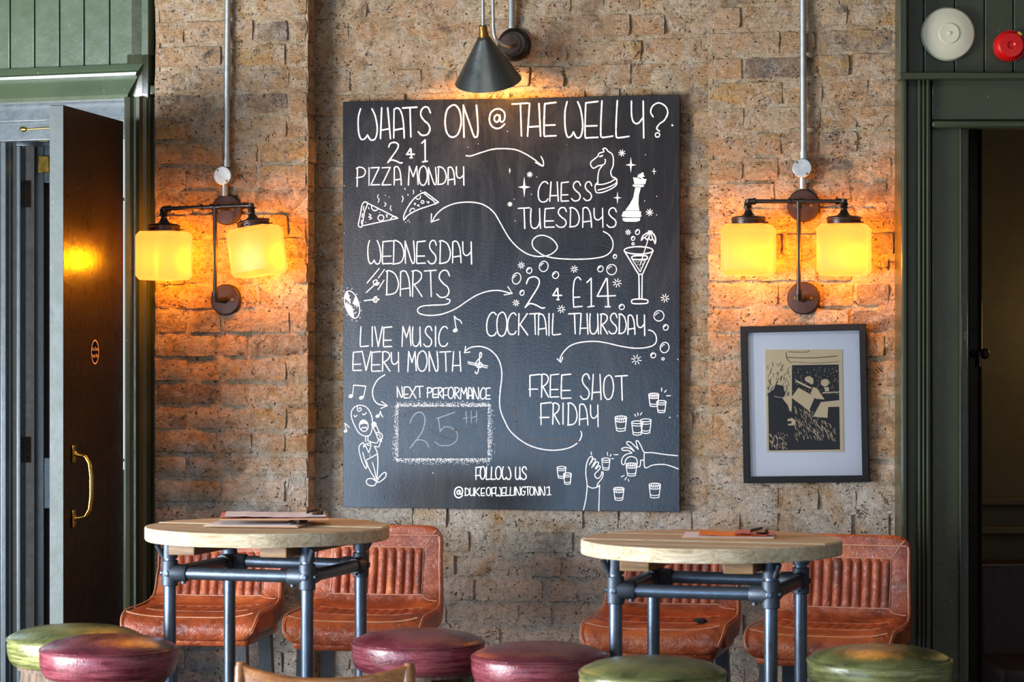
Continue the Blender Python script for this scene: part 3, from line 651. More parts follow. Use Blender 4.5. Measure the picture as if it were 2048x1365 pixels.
word(ch, 'B', [('T', 75, 178, 1073, 1262), ('U', 188, 278, 1080, 1260), ('E', 315, 402, 1075, 1250), ('S', 422, 514, 1072, 1250), ('D', 543, 630, 1072, 1248), ('A', 658, 742, 1070, 1250), ('Y', 765, 848, 1078, 1250), ('S', 882, 968, 1075, 1250)]); ch.end('chess_tuesdays_lettering')
ch = Chalk(); word(ch, 'C', [('W', 300, 417, 98, 310), ('E', 432, 517, 100, 308), ('D', 527, 627, 98, 312), ('N', 638, 724, 102, 305), ('E', 743, 822, 102, 305), ('S', 846, 922, 98, 308), ('D', 950, 1050, 100, 307), ('A', 1066, 1147, 103, 300), ('Y', 1163, 1245, 110, 312)])
word(ch, 'C', [('D', 465, 577, 373, 592), ('A', 590, 685, 373, 602), ('R', 700, 792, 370, 607), ('T', 813, 922, 368, 608), ('S', 926, 1042, 370, 614)]); ch.end('wednesday_darts_lettering')
ch = Chalk(); word(ch, 'C', [('L', 230, 305, 882, 1062), ('I', 332, 346, 882, 1062), ('V', 362, 432, 882, 1062), ('E', 441, 517, 883, 1064), ('M', 610, 692, 880, 1062), ('U', 705, 780, 885, 1060), ('S', 808, 882, 880, 1062), ('I', 908, 922, 880, 1060), ('C', 945, 1024, 880, 1060)])
word(ch, 'C', [('E', 163, 242, 1108, 1280), ('V', 248, 327, 1105, 1280), ('E', 333, 414, 1108, 1287), ('R', 428, 500, 1108, 1287), ('Y', 513, 582, 1116, 1292), ('M', 663, 740, 1108, 1290), ('O', 750, 838, 1105, 1287), ('N', 856, 937, 1108, 1287), ('T', 953, 1054, 1108, 1287), ('h', 1068, 1147, 1108, 1287)]); ch.end('live_music_lettering')
ch = Chalk(); word(ch, 'D', [('2', 135, 315, 428, 712), ('4', 390, 470, 533, 636), ('1', 700, 765, 440, 702), ('4', 793, 958, 443, 700)], 12)
ch.c('D', [(645, 455), (625, 432), (600, 440), (582, 480), (575, 580), (580, 700)], 11); ch.l('D', [(575, 615), (635, 612)], [(580, 704), (656, 697)], w=11)
word(ch, 'C', [('C', 1380, 1467, 752, 965), ('O', 1473, 1564, 752, 968)])
word(ch, 'D', [('C', -22, 56, 757, 952), ('K', 78, 162, 762, 957), ('T', 178, 270, 760, 952), ('A', 255, 332, 767, 955), ('I', 348, 362, 763, 962), ('L', 386, 460, 763, 955), ('T', 533, 637, 760, 946), ('h', 636, 712, 762, 950), ('U', 726, 806, 764, 947), ('R', 822, 888, 765, 947), ('S', 900, 974, 762, 945), ('D', 990, 1057, 767, 946), ('A', 1070, 1137, 776, 952), ('Y', 1156, 1228, 776, 962)]); ch.end('cocktail_thursday_lettering')
ch = Chalk(); word(ch, 'F', [('F', 173, 272, 42, 242), ('R', 283, 352, 40, 250), ('E', 366, 444, 40, 248), ('E', 466, 554, 40, 260), ('S', 642, 724, 40, 268), ('h', 745, 832, 42, 272), ('O', 852, 942, 52, 270), ('T', 958, 1067, 53, 277), ('F', 273, 375, 298, 500), ('R', 386, 450, 303, 496), ('I', 476, 490, 303, 496), ('D', 525, 610, 303, 505), ('A', 628, 708, 312, 503), ('Y', 733, 804, 322, 517)]); ch.end('free_shot_friday_lettering')
ch = Chalk(); word(ch, 'E', [('N', 566, 614, 155, 250), ('E', 628, 667, 155, 257), ('X', 676, 737, 158, 258), ('T', 733, 802, 150, 252), ('P', 838, 882, 162, 252), ('E', 890, 930, 165, 252), ('R', 938, 977, 162, 254), ('F', 983, 1028, 165, 264), ('O', 1030, 1080, 160, 262), ('R', 1088, 1132, 162, 264), ('M', 1143, 1203, 165, 267), ('A', 1212, 1250, 162, 264), ('N', 1258, 1310, 162, 264), ('C', 1324, 1364, 165, 267), ('E', 1374, 1412, 165, 267)], 10); ch.end('next_performance_lettering')
ch = Chalk(); word(ch, 'E', [('F', 1278, 1328, 885, 1000), ('O', 1322, 1366, 882, 996), ('L', 1376, 1412, 885, 998), ('L', 1422, 1460, 885, 998), ('O', 1462, 1512, 882, 997), ('W', 1522, 1600, 885, 998)], 11)
word(ch, 'F', [('U', 50, 94, 887, 998), ('S', 102, 150, 885, 998)], 11); at_sign(ch, 'E', 1088, 1162, 1068, 1165, 12)
word(ch, 'E', [('D', 1183, 1222, 1078, 1145), ('U', 1228, 1266, 1078, 1146), ('K', 1272, 1314, 1075, 1148), ('E', 1330, 1362, 1078, 1146), ('O', 1378, 1416, 1072, 1146), ('F', 1424, 1460, 1072, 1150), ('W', 1462, 1512, 1072, 1150), ('E', 1518, 1550, 1072, 1146), ('L', 1556, 1588, 1070, 1144)], 9.5)
word(ch, 'F', [('L', 2, 32, 1070, 1144), ('I', 36, 46, 1070, 1142), ('N', 52, 96, 1066, 1142), ('G', 102, 138, 1066, 1142), ('T', 140, 180, 1064, 1142), ('O', 180, 218, 1066, 1142), ('N', 224, 264, 1066, 1142), ('N', 274, 318, 1064, 1142), ('1', 332, 374, 1064, 1140)], 9.5); ch.end('follow_us_lettering', 'thick chalk lettering')
ch = Chalk(); ch.c('E', [(682, 485), (710, 425), (755, 388), (800, 400), (820, 460), (795, 560), (740, 640), (682, 715)], 11); ch.c('E', [(682, 715), (740, 645), (800, 642), (840, 670), (852, 708)], 10)
ch.l('E', [(925, 445), (1092, 386)], [(942, 445), (958, 562)], w=9); ch.c('E', [(958, 562), (1000, 520), (1060, 530), (1110, 575), (1108, 640), (1050, 685), (960, 688), (908, 655)], 8)
ch.l('E', [(1190, 380), (1198, 485)], [(1168, 445), (1215, 435)], [(1240, 375), (1240, 485)], [(1288, 375), (1288, 480)], [(1240, 440), (1292, 420)], w=8); ch.end('date_lettering', 'faint rubbed chalk numerals', 'faint')
ch = Chalk(); ch.l('F', [(70, 695), (130, 690)], [(100, 695), (102, 760)], [(138, 705), (134, 775)], [(172, 705), (170, 780)], [(136, 742), (172, 740)], [(195, 705), (195, 785)], [(195, 785), (232, 783)], [(195, 745), (225, 742)], w=7)
word(ch, 'F', [('W', 308, 382, 755, 808)], 7); ch.c('F', [(150, 650), (250, 640), (380, 632), (520, 640), (640, 665), (700, 712)], 22); ch.c('F', [(60, 480), (40, 400), (35, 340)], 26); ch.c('F', [(60, 520), (100, 590), (170, 650)], 16)
ch.c('E', [(630, 420), (680, 380), (900, 350), (1050, 350)], 16); ch.c('E', [(1090, 550), (1180, 545), (1270, 520)], 18); ch.c('E', [(860, 540), (960, 600), (1080, 640)], 12); ch.end('ghost_smears', 'rubbed-out traces', 'ghost', 'stuff')
# arrows
def arrow(name, segs, w=10):
    c_ = Chalk()
    for cr, pts, kd in segs:
        if kd == 'c': c_.c(cr, pts, w)
        else: c_.l(cr, pts, w=w)
    c_.end('chalk_arrow')
arrow('a', [('B', [(-400, 598), (-352, 600), (-262, 570), (-142, 538), (0, 537), (70, 550), (145, 585), (220, 632), (268, 672), (298, 692)], 'c'), ('B', [(232, 660), (298, 693), (303, 650), (283, 607)], 'c')])
dpts = [(850, 15), (900, 45), (935, 105), (928, 180), (870, 235), (760, 260), (600, 268), (430, 260), (320, 238), (255, 200), (212, 160), (204, 105), (240, 62), (300, 50), (370, 75), (420, 125), (428, 170), (380, 218), (310, 240), (230, 240), (150, 215), (70, 160), (0, 85)]
apts = [(x-1592, y-1274) for x, y in [(1545, 1285), (1495, 1195), (1445, 1115), (1370, 1055), (1290, 1028), (1190, 1022), (1090, 1035), (1000, 1070), (940, 1115), (905, 1160), (885, 1200)]]
arrow('a', [('D', dpts+apts, 'c'), ('A', [(878, 1127), (875, 1205), (946, 1178)], 'l')])
arrow('a', [('C', [(1015, 628), (1045, 638), (1040, 662), (1000, 680), (880, 686), (800, 694), (757, 716), (760, 755), (830, 777), (940, 774), (1040, 745), (1120, 705), (1200, 650), (1290, 595), (1390, 560), (1490, 552), (1600, 578)], 'c'), ('C', [(1573, 518), (1614, 580), (1540, 592)], 'l')])
arrow('a', [('D', [(1260, 912), (1300, 925), (1330, 970), (1325, 1030), (1270, 1065), (1150, 1078), (1010, 1060), (880, 1030), (770, 1015), (640, 1025), (550, 1055), (490, 1110), (458, 1165), (456, 1200)], 'c'), ('D', [(430, 1174), (462, 1208), (480, 1160)], 'l')])
f5 = [(645, 560), (652, 600), (620, 660), (540, 710), (420, 732), (300, 725), (180, 690), (80, 630), (0, 555)]+[(x-1592, y) for x, y in [(1550, 480), (1512, 390), (1497, 300), (1505, 180), (1518, 60)]]+[(x-1592, y-1274) for x, y in [(1508, 1235), (1470, 1150), (1400, 1087), (1320, 1062), (1240, 1070), (1195, 1095), (1178, 1118)]]
arrow('a', [('F', f5, 'c'), ('C', [(1188, 1062), (1180, 1120), (1228, 1112)], 'l')])
arrow('a', [('E', [(455, 45), (390, 90), (350, 160), (342, 220), (360, 280), (400, 315), (475, 327)], 'c'), ('E', [(425, 290), (480, 327), (418, 352)], 'l')])
# pizza slices
ch = Chalk(); ch.l('A', [(272, 1018), (572, 1168)], [(572, 1168), (245, 1238)], w=10); ch.c('A', [(272, 1018), (248, 1045), (230, 1140), (213, 1225), (222, 1245), (243, 1243), (262, 1150), (268, 1110), (290, 1055), (298, 1030), (272, 1018)], 10)
ch.l('A', [(262, 1060), (258, 1095)], [(250, 1125), (246, 1160)], [(243, 1185), (240, 1215)], w=8); ch.ell('A', 365, 1065, 32, 34, 9, 20, 0, 180); ch.ell('A', 418, 1165, 27, 27, 9); ch.c('A', [(505, 1180), (520, 1158), (545, 1152), (572, 1168)], 9)
ch.c('A', [(310, 1130), (328, 1142), (308, 1158), (335, 1165), (315, 1180)], 8); ch.c('A', [(465, 1140), (478, 1135), (468, 1152), (476, 1160)], 7); ch.l('A', [(305, 1070), (310, 1082)], w=8)
ch.c('A', [(395, 952), (388, 975), (402, 998), (392, 1025)], 7); ch.c('A', [(452, 1025), (464, 1040), (450, 1060)], 7); ch.c('A', [(510, 1055), (503, 1075), (513, 1098)], 7); [ch.dot('A', *q, 4) for q in ((458, 960), (493, 975), (405, 1115), (280, 1205))]; ch.end('pizza_slice_drawing')
ch = Chalk(); ch.c('A', [(628, 1185), (625, 1150), (655, 1080), (710, 1000), (770, 950), (820, 930)], 10); ch.l('A', [(820, 930), (942, 1022)], [(940, 1022), (905, 1040)], w=12); ch.c('A', [(808, 940), (840, 968), (860, 985), (885, 1000), (912, 1028)], 9)
ch.c('A', [(905, 1040), (850, 1058), (770, 1085), (700, 1118), (655, 1150), (628, 1185)], 10); ch.ell('A', 757, 975, 22, 20, 8, -30, 0, 180); ch.ell('A', 705, 1100, 24, 20, 8, -30, 180, 360); ch.ell('A', 797, 1020, 13, 13, 8)
ch.ell('A', 728, 1038, 7, 7, 6); ch.c('A', [(765, 1045), (750, 1052), (768, 1060)], 7); ch.c('A', [(835, 1015), (848, 1028), (855, 1015), (852, 1032)], 7); ch.l('A', [(650, 1150), (645, 1170)], w=8)
ch.c('A', [(612, 968), (620, 990), (610, 1020)], 8); ch.c('A', [(712, 912), (718, 930), (712, 945)], 7); ch.l('A', [(636, 895), (640, 908)], [(663, 950), (665, 962)], [(782, 915), (780, 925)], w=7); [ch.dot('A', *q, 4) for q in ((642, 1205), (660, 1192), (678, 1202), (672, 1185))]; ch.end('pizza_slice_drawing')
# knight, queen, stars
ch = Chalk(); ch.c('B', [(845, 538), (862, 530), (880, 540), (892, 558), (925, 580), (940, 620), (938, 690), (918, 740), (922, 775), (938, 800)], 10)
ch.c('B', [(845, 538), (855, 562), (830, 570), (808, 580), (800, 602), (770, 628), (738, 655), (735, 685), (755, 712), (780, 705), (800, 692), (850, 680), (868, 655), (865, 632)], 10)
ch.c('B', [(840, 690), (812, 730), (800, 790), (800, 848)], 10); ch.l('B', [(818, 607), (842, 598)], w=12); ch.c('B', [(778, 860), (840, 860), (910, 840), (965, 810), (970, 840), (940, 865), (870, 895), (800, 912)], 10)
ch.c('B', [(800, 840), (778, 865), (775, 900), (790, 935), (850, 930), (930, 895), (970, 860), (968, 812), (945, 795)], 10); ch.end('chess_knight_drawing')
ch = Chalk(); ch.fill('B', [(1120, 795), (1140, 800), (1155, 798), (1175, 805), (1190, 815), (1205, 800), (1225, 812), (1243, 812), (1230, 858), (1132, 858)]); ch.fill('B', [(1160, 790), (1172, 768), (1195, 764), (1215, 772), (1225, 792), (1212, 790), (1198, 808), (1185, 800), (1172, 796)], True); ch.ell('B', 1205, 762, 8, 6, 9)
ch.fill('B', [(1118, 862), (1215, 864), (1220, 878), (1205, 884), (1128, 882), (1116, 874)]); ch.fill('B', [(1140, 888), (1190, 888), (1172, 960), (1168, 1040), (1178, 1098), (1050, 1094), (1090, 1040), (1122, 980)])
ch.fill('B', [(1048, 1102), (1180, 1104), (1190, 1130), (1182, 1158), (1030, 1155), (1022, 1132)], True); ch.fill('B', [(1024, 1166), (1185, 1166), (1182, 1190), (1150, 1200), (1050, 1200), (1026, 1188)]); ch.end('chess_queen_drawing', 'solid white chalk chess piece')
ch = Chalk()
def star4(cr, cx, cy, rx, ry):
    q = []
    for i in range(8):
        t = math.pi/4*i; r = 1 if i % 2 == 0 else .22; q.append((cx+rx*r*math.cos(t)*(1 if i % 2 == 0 else 1.1), cy+ry*r*math.sin(t)*(1 if i % 2 == 0 else .8)))
    ch.fill(cr, q)
def spark(cr, cx, cy, r, n=8, inner=.35, w=7):
    for i in range(n):
        t = 2*math.pi*i/n+.2; ch.l(cr, [(cx+r*inner*math.cos(t), cy+r*inner*math.sin(t)), (cx+r*math.cos(t), cy+r*math.sin(t))], w=w)
for q in (('B', 1100, 683, 50, 72), ('B', 130, 885, 56, 94), ('B', 978, 982, 38, 58)): star4(*q)
for q in (('B', 1018, 575, 30), ('B', 180, 770, 25), ('B', 1270, 1115, 32), ('B', 0, 1040, 20)): spark(*q, n=8, inner=.1)
ch.l('B', [(1310, 715), (1312, 768)], [(1295, 740), (1328, 742)], [(-8, 735), (6, 735)], [(-2, 715), (-2, 755)], [(1470, 318), (1488, 326)], [(1478, 312), (1474, 330)], w=6)
for q in ((1232, 590), (245, 793), (195, 950), (38, 995), (48, 1192), (1335, 968), (1225, 1010), (1335, 1138)): ch.dot('B', *q, 4)
ch.end('chalk_stars')
# cocktail
ch = Chalk(); ch.ell('D', 1170, 187, 132, 34, 11); ch.l('D', [(1040, 192), (1170, 405)], [(1302, 192), (1205, 405)], [(1172, 405), (1205, 405)], [(1173, 405), (1176, 632)], [(1203, 405), (1200, 632)], w=11)
ch.c('D', [(1110, 245), (1140, 236), (1230, 236), (1250, 250), (1235, 268), (1130, 270), (1108, 256)], 12, True); ch.l('D', [(1112, 268), (1185, 382)], [(1235, 270), (1185, 382)], [(1280, 15), (1182, 325)], w=8)
ch.c('D', [(1105, 655), (1120, 635), (1180, 630), (1245, 638), (1255, 655), (1235, 670), (1130, 672)], 11, True)
ch.c('D', [(1195, 95), (1215, 50), (1275, 20), (1310, 45), (1325, 85), (1320, 125)], 12); ch.c('D', [(1195, 95), (1225, 70), (1245, 90), (1262, 75), (1282, 95), (1300, 85), (1320, 125)], 10); ch.l('D', [(1275, 22), (1225, 72)], [(1275, 22), (1262, 78)], [(1278, 22), (1300, 88)], [(1260, 10), (1292, 12)], w=9)
for q in ((1150, 290), (1165, 298), (1175, 285), (1195, 292), (1210, 285), (1165, 315), (1205, 312), (1185, 345)): ch.dot('D', *q, 4)
ch.end('cocktail_glass_drawing'); ch = Chalk()
for cx, cy, rx, ry in ((1160, 20, 18, 24), (1120, 78, 16, 18), (1120, 127, 10, 11), (955, 242, 15, 18), (925, 362, 45, 47), (823, 355, 25, 28), (307, 333, 40, 48), (175, 370, 24, 27), (415, 412, 28, 32), (60, 443, 38, 52), (110, 573, 19, 24), (1017, 702, 24, 24), (1355, 783, 46, 48), (1417, 888, 23, 26), (1407, 1072, 40, 48), (1303, 1143, 23, 23), (1393, 1175, 11, 11)):
    ch.ell('D', cx, cy, rx, ry, 8, 15)
    if rx > 14: ch.ell('D', cx-rx*.1, cy, rx*.55, ry*.55, 7, 0, 190, 280)
ch.end('chalk_bubbles'); ch = Chalk()
for q in ((1075, 22, 24), (103, 323, 30), (585, 358, 32), (975, 483, 40), (55, 665, 30), (467, 722, 35), (1410, 622, 38), (1150, 1182, 45)): spark('D', *q)
ch.end('chalk_sparks', kind='stuff')
# dartboard and darts
ch = Chalk(); 
def db(t, r): x, y = 62*r*math.cos(t), 128*r*math.sin(t); a = math.radians(-16); return (155+x*math.cos(a)-y*math.sin(a), 680+x*math.sin(a)+y*math.cos(a))
ch.ribbon([bp('C', *db(2*math.pi*i/30, 1)) for i in range(31)], 9/4.549/642)
for a0 in (-2.5, -1.3+2.6+.5, -.55, 2.85-3.9+3.6):
    a1 = a0+.85; ch.fill('C', [db(a0, .12)]+[db(a0+(a1-a0)*i/6, .96) for i in range(7)])
for r in (.38, .66):
    for a0 in (-2.0, 1.2, 0, 3.1): ch.ribbon([bp('C', *db(a0+.5*i/5, r)) for i in range(6)], 7/4.549/642)
for i in range(12): t = 2*math.pi*i/12; ch.dot('C', *db(t, 1.22), 5)
ch.end('dartboard_drawing'); ch = Chalk()
ch.l('C', [(292, 485), (403, 352)], [(395, 438), (450, 362)], [(392, 543), (447, 458)], [(286, 570), (360, 500)], w=9); ch.c('C', [(358, 500), (348, 470), (372, 456), (385, 462), (380, 480), (403, 483), (385, 502), (358, 500)], 9); ch.l('C', [(360, 498), (385, 470)], [(368, 500), (392, 486)], w=7)
ch.l('C', [(266, 645), (345, 636)], w=11); ch.c('C', [(345, 636), (362, 612), (380, 608), (372, 625), (402, 632), (382, 645), (376, 660), (355, 655), (345, 636)], 9); ch.l('C', [(352, 634), (380, 622)], [(356, 642), (382, 648)], w=7); ch.end('darts_drawing')
# music
def note(cr, pts, head, flag=None):
    ch.l(cr, pts, w=8); ch.ell(cr, head[0], head[1], head[2]*.6, head[2]*.4, 10, -25); ch.ell(cr, head[0], head[1], head[2]*.25, head[2]*.2, 10)
    if flag: ch.c(cr, flag, 9)
ch = Chalk(); note('C', [(1085, 785), (1105, 915)], (1095, 915, 30), [(1085, 785), (1110, 812), (1135, 822), (1155, 852)])
ch.l('E', [(170, 140), (282, 150)], w=10); note('E', [(170, 140), (160, 235)], (145, 240, 28)); note('E', [(280, 150), (260, 250)], (240, 255, 28)); note('E', [(412, 378), (402, 420)], (388, 422, 24), [(412, 378), (420, 405), (435, 430)]); note('E', [(90, 488), (105, 552)], (97, 558, 22), [(90, 488), (112, 505), (128, 525)]); ch.end('music_note_drawings')
ch = Chalk(); ch.c('C', [(1275, 1290), (1285, 1310), (1300, 1295), (1312, 1230), (1315, 1160), (1320, 1120), (1332, 1122), (1330, 1155), (1295, 1190), (1280, 1220), (1295, 1250), (1330, 1250), (1338, 1222), (1315, 1205), (1300, 1225)], 9)
ch.l('C', [(1210, 1202), (1390, 1240)], [(1212, 1218), (1385, 1257)], w=8); ch.end('treble_clef_drawing')
# singer
ch = Chalk(); ch.c('E', [(248, 325), (195, 330), (155, 370), (150, 430), (175, 500), (215, 570), (265, 602), (315, 595), (335, 550), (342, 480), (330, 410), (295, 350)], 9, True)
ch.c('E', [(205, 330), (205, 365), (222, 378), (240, 362), (230, 345), (218, 355)], 8); ch.c('E', [(172, 415), (183, 428), (200, 415)], 9); ch.c('E', [(250, 402), (265, 410), (285, 392)], 9)
ch.ell('E', 262, 510, 40, 52, 9, -8); ch.fill('E', [(228, 500), (232, 472), (258, 460), (282, 472), (292, 495), (262, 490)], True); ch.c('E', [(240, 540), (255, 525), (268, 532), (280, 520), (290, 540)], 8)
ch.l('E', [(278, 605), (280, 655)], [(300, 600), (300, 650)], w=8); ch.c('E', [(255, 668), (280, 690), (258, 702), (268, 680)], 8); ch.c('E', [(285, 675), (325, 665), (318, 688), (292, 684)], 8); ch.l('E', [(282, 700), (308, 755)], [(308, 755), (330, 690)], w=8)
ch.c('E', [(258, 662), (222, 692), (222, 750), (245, 830), (268, 880), (282, 898), (290, 880), (285, 850)], 9); ch.l('E', [(252, 752), (280, 850)], [(285, 822), (385, 768)], w=8); ch.c('E', [(305, 648), (375, 668), (398, 640), (425, 625)], 8); ch.c('E', [(358, 695), (400, 700), (412, 650)], 8)
ch.c('E', [(362, 700), (385, 760), (390, 850), (385, 950), (382, 1005)], 9); ch.c('E', [(285, 830), (310, 900), (350, 970), (372, 1010)], 9); ch.c('E', [(340, 845), (360, 910), (375, 990)], 8)
ch.c('E', [(372, 1015), (340, 992), (300, 995), (285, 1020), (305, 1050), (355, 1055), (378, 1025)], 9); ch.c('E', [(385, 1010), (405, 975), (440, 940), (465, 940), (460, 975), (430, 1005), (395, 1025), (380, 1015)], 9)
ch.ell('E', 355, 498, 20, 20, 9); ch.fill('E', [(342, 490), (355, 480), (370, 492), (366, 508), (348, 510)]); ch.l('E', [(345, 520), (378, 590)], [(375, 505), (405, 575)], w=9)
ch.c('E', [(380, 600), (375, 575), (400, 572), (428, 590), (430, 620), (415, 640), (395, 630), (380, 600)], 9); ch.c('E', [(385, 590), (405, 595), (412, 615)], 7); ch.c('E', [(410, 640), (425, 655), (420, 630)], 8); [ch.dot('E', *q, 4) for q in ((318, 770), (318, 785))]; ch.end('singer_drawing')
# stippled frame
ch = Chalk(); rr = random.Random(4)
for i in range(2300):
    side = rr.random(); d = min(abs(rr.gauss(0, 1)), 3)*26+rr.uniform(0, 6)
    if side < .36: x, y = rr.uniform(560, 1410), 338-d*.75
    elif side < .70: x, y = rr.uniform(560, 1410), 805+d*.8
    elif side < .85: x, y = 578-d*.8, rr.uniform(315, 830)
    else: x, y = 1388+d*.8, rr.uniform(315, 830)
    ch.m.add([(bp('E', x, y)[0]+.00095*rr.uniform(.7, 1.3)*math.cos(q*1.257), -.0006, bp('E', x, y)[1]+.00095*math.sin(q*1.257)) for q in range(5)], [(0, 1, 2, 3, 4)])
ch.end('stippled_frame', 'dense border of chalk dots', kind='stuff')
# shot glasses and hands
def shot(x0, x1, y0, y1, lid=False, two=True):
    w_ = x1-x0; h_ = y1-y0; cx = (x0+x1)/2; c_ = Chalk(); e = h_*.10
    c_.ell('F', cx, y0+e, w_/2, e, 8); c_.l('F', [(x0, y0+e), (x0+w_*.14, y1-e*.6)], [(x1, y0+e), (x1-w_*.14, y1-e*.6)], w=8)
    c_.ell('F', cx, y1-e, w_*.36, e*.8, 8, 0, 0, 180); c_.ell('F', cx, y1-e*2.6, w_*.36, e*.8, 7, 0, 0, 180)
    if lid:
        for k in range(4): xx = x0+w_*(.15+.2*k); c_.l('F', [(xx, y0+e*1.7), (xx+w_*.12, y0+e*.3)], w=7)
        c_.ell('F', cx, y0+e*2.2+h_*.08, w_*.47, e, 7, 0, 0, 180)
        for k in range(6): xx = x0+w_*(.1+.16*k); c_.l('F', [(xx, y0+e*1.8), (xx, y0+e*2.6+h_*.08)], w=6)
    elif two: c_.ell('F', cx, y0+h_*.28, w_*.44, e*.8, 7, 0, 0, 180)
    c_.end('shot_glass_drawing')
for q in ((1262, 1355, 213, 337, True), (1335, 1420, 280, 393), (955, 1062, 420, 563, True), (1107, 1207, 465, 598), (1187, 1285, 447, 583), (835, 910, 803, 915), (1055, 1155, 848, 970, True), (428, 510, 880, 990), (487, 558, 938, 1045), (943, 1038, 1070, 1192, True), (1265, 1370, 1033, 1170, True)): shot(*q)
ch = Chalk(); ch.l('F', [(1380, 165), (1380, 195)], [(1405, 205), (1422, 188)], [(1425, 238), (1460, 236)], [(1133, 405), (1146, 424)], [(1162, 392), (1166, 414)], [(1200, 390), (1186, 412)], [(885, 753), (890, 780)], [(948, 773), (985, 773)], [(912, 788), (920, 770)], [(925, 808), (942, 810)], [(1012, 975), (1040, 962)], [(1060, 980), (1045, 1002)], [(1075, 998), (1082, 1015)], [(738, 750), (742, 775)], w=8); ch.end('chalk_sparks', kind='stuff')
ch = Chalk(); ch.c('F', [(668, 1278), (690, 1180), (702, 1055), (690, 950), (695, 870), (715, 810), (740, 790), (752, 800), (740, 830), (722, 865)], 9); ch.c('F', [(740, 845), (755, 815), (775, 812), (775, 830), (755, 870), (745, 890)], 9); ch.c('F', [(760, 880), (785, 840), (805, 845), (800, 865), (775, 900)], 9); ch.c('F', [(785, 905), (808, 875), (820, 880), (815, 905), (790, 930), (772, 950), (780, 980), (805, 988), (830, 960), (835, 930), (848, 940), (840, 980), (820, 1010), (800, 1035), (792, 1060)], 9)
ch.c('F', [(702, 1055), (745, 1077), (790, 1070), (815, 1050)], 9); ch.c('F', [(815, 1050), (812, 1150), (808, 1285)], 9); ch.end('hand_drawing')
ch = Chalk(); ch.c('F', [(1525, 783), (1400, 770), (1300, 755), (1222, 750), (1195, 700), (1168, 652), (1148, 650), (1155, 690), (1168, 725)], 9); ch.c('F', [(1165, 722), (1130, 690), (1098, 660), (1068, 655), (1065, 675), (1100, 705), (1130, 742)], 9); ch.c('F', [(1128, 740), (1090, 715), (1045, 708), (1018, 720), (1030, 735), (1075, 735), (1110, 758)], 9)
ch.c('F', [(1110, 758), (1060, 770), (1025, 800), (1015, 845), (1030, 865), (1048, 850)], 9); ch.c('F', [(1045, 850), (1060, 810), (1100, 790), (1145, 805), (1158, 840), (1155, 870)], 9); ch.c('F', [(1155, 885), (1180, 880), (1188, 850), (1188, 825), (1215, 825)], 9); ch.c('F', [(1222, 750), (1220, 830), (1225, 885), (1245, 892), (1300, 868), (1400, 862), (1470, 880), (1532, 903)], 9); ch.end('hand_drawing')
ch = Chalk(); [ch.dot(*q) for q in (('B', 1555-1040, 500, 2),)]; 
for q in (('A', 85, 872, 4), ('C', 85, 30, 3), ('D', 1528, 1178, 5), ('F', 1455, 435, 6), ('E', 892, 940, 5), ('F', 1525, 420, 4), ('A', 1570, 378, 4), ('A', 1303, 492, 3), ('A', 1210, 522, 3)): ch.dot(*q)
ch.end('chalk_specks', kind='stuff')

# ------------------------------------------------------------------ framed print on the right pier
fo = .03
# re-solve on the pier face
c4 = [WALL.uz(x, y, PIER+fo) for x, y in ((1480, 652.5), (1731, 648.5), (1738, 966), (1487, 966.5))]
fu = sum(c[0] for c in c4)/4; fw = ((c4[1][0]-c4[0][0])+(c4[2][0]-c4[3][0]))/2; fh = ((c4[0][1]-c4[3][1])+(c4[1][1]-c4[2][1]))/2; fz = sum(c[1] for c in c4)/4-fh/2
lo, rz = onwall(WALL, fu+.0109*fh, PIER+fo, fz)
fr = thing('framed_print', 'black framed print of figures at a piano hung under the right lamp', 'picture', lo, rz); fr.rotation_euler = (0, math.radians(-1.25), rz)
b_ = .0195
for nm, q in (('a', (-fw/2, -fw/2+b_, 0, fh)), ('b', (fw/2-b_, fw/2, 0, fh)), ('c', (-fw/2+b_, fw/2-b_, 0, b_)), ('d', (-fw/2+b_, fw/2-b_, fh-b_, fh))):
    m = MB(); m.b2(q[0], q[1], 0, fo-.002, q[2], q[3], .0012); m.make('frame_rail', M['black_wood'], fr)
m = MB(); m.b2(-fw/2+b_, fw/2-b_, .022, .026, b_, fh-b_); m.make('mount', M['white_mat'], fr, smooth=0)
m = MB(); m.b2(-fw/2+b_, fw/2-b_, .003, .0042, b_, fh-b_); m.make('glass', M['glass'], fr, smooth=0)
# print: coordinates measured in the zoomed crop (origin 1460,640, 3.793 px per px)
def pp(x, y):
    u, z = WALL.uz(1460+x/3.793, 640+y/3.793, PIER+fo-.018); du, dz = u-fu-.0109*fh, z-fz
    return (du+dz*.0218, dz-du*.0218)
pr = MB(); q = [pp(266, 228), pp(850, 226), pp(862, 1000), pp(280, 1002)]; pr.prism(q, .0165, .0215, lambda a, b, h: (a, h, b)); prt = pr.make('print', M['print_paper'], fr, smooth=0)
ink = MB(); ik = [0]
def blk(*p, smooth=False, mat=None):
    ik[0] += 1; q = [pp(*a) for a in p]; q = catmull(q, 4, True)[:-1] if smooth else q; (mat or ink).add([(a, .0163-.00001*(ik[0] % 20), b) for a, b in q], [tuple(range(len(q)))])
def line(p, w=4, mat=None):
    q = catmull([pp(*a) for a in p], 4); n = len(q); vs_ = []; h = w/3.793/642/2; ik[0] += 1; y = (.01625 if mat is None else .0159)-.00001*(ik[0] % 20)
    for i in range(n):
        d = Vector(q[min(i+1, n-1)])-Vector(q[max(i-1, 0)]); d = d.normalized() if d.length else Vector((1, 0)); vs_ += [(q[i][0]-d.y*h, y, q[i][1]+d.x*h), (q[i][0]+d.y*h, y, q[i][1]-d.x*h)]
    (mat or ink).add(vs_, [(2*i, 2*i+1, 2*i+3, 2*i+2) for i in range(n-1)])
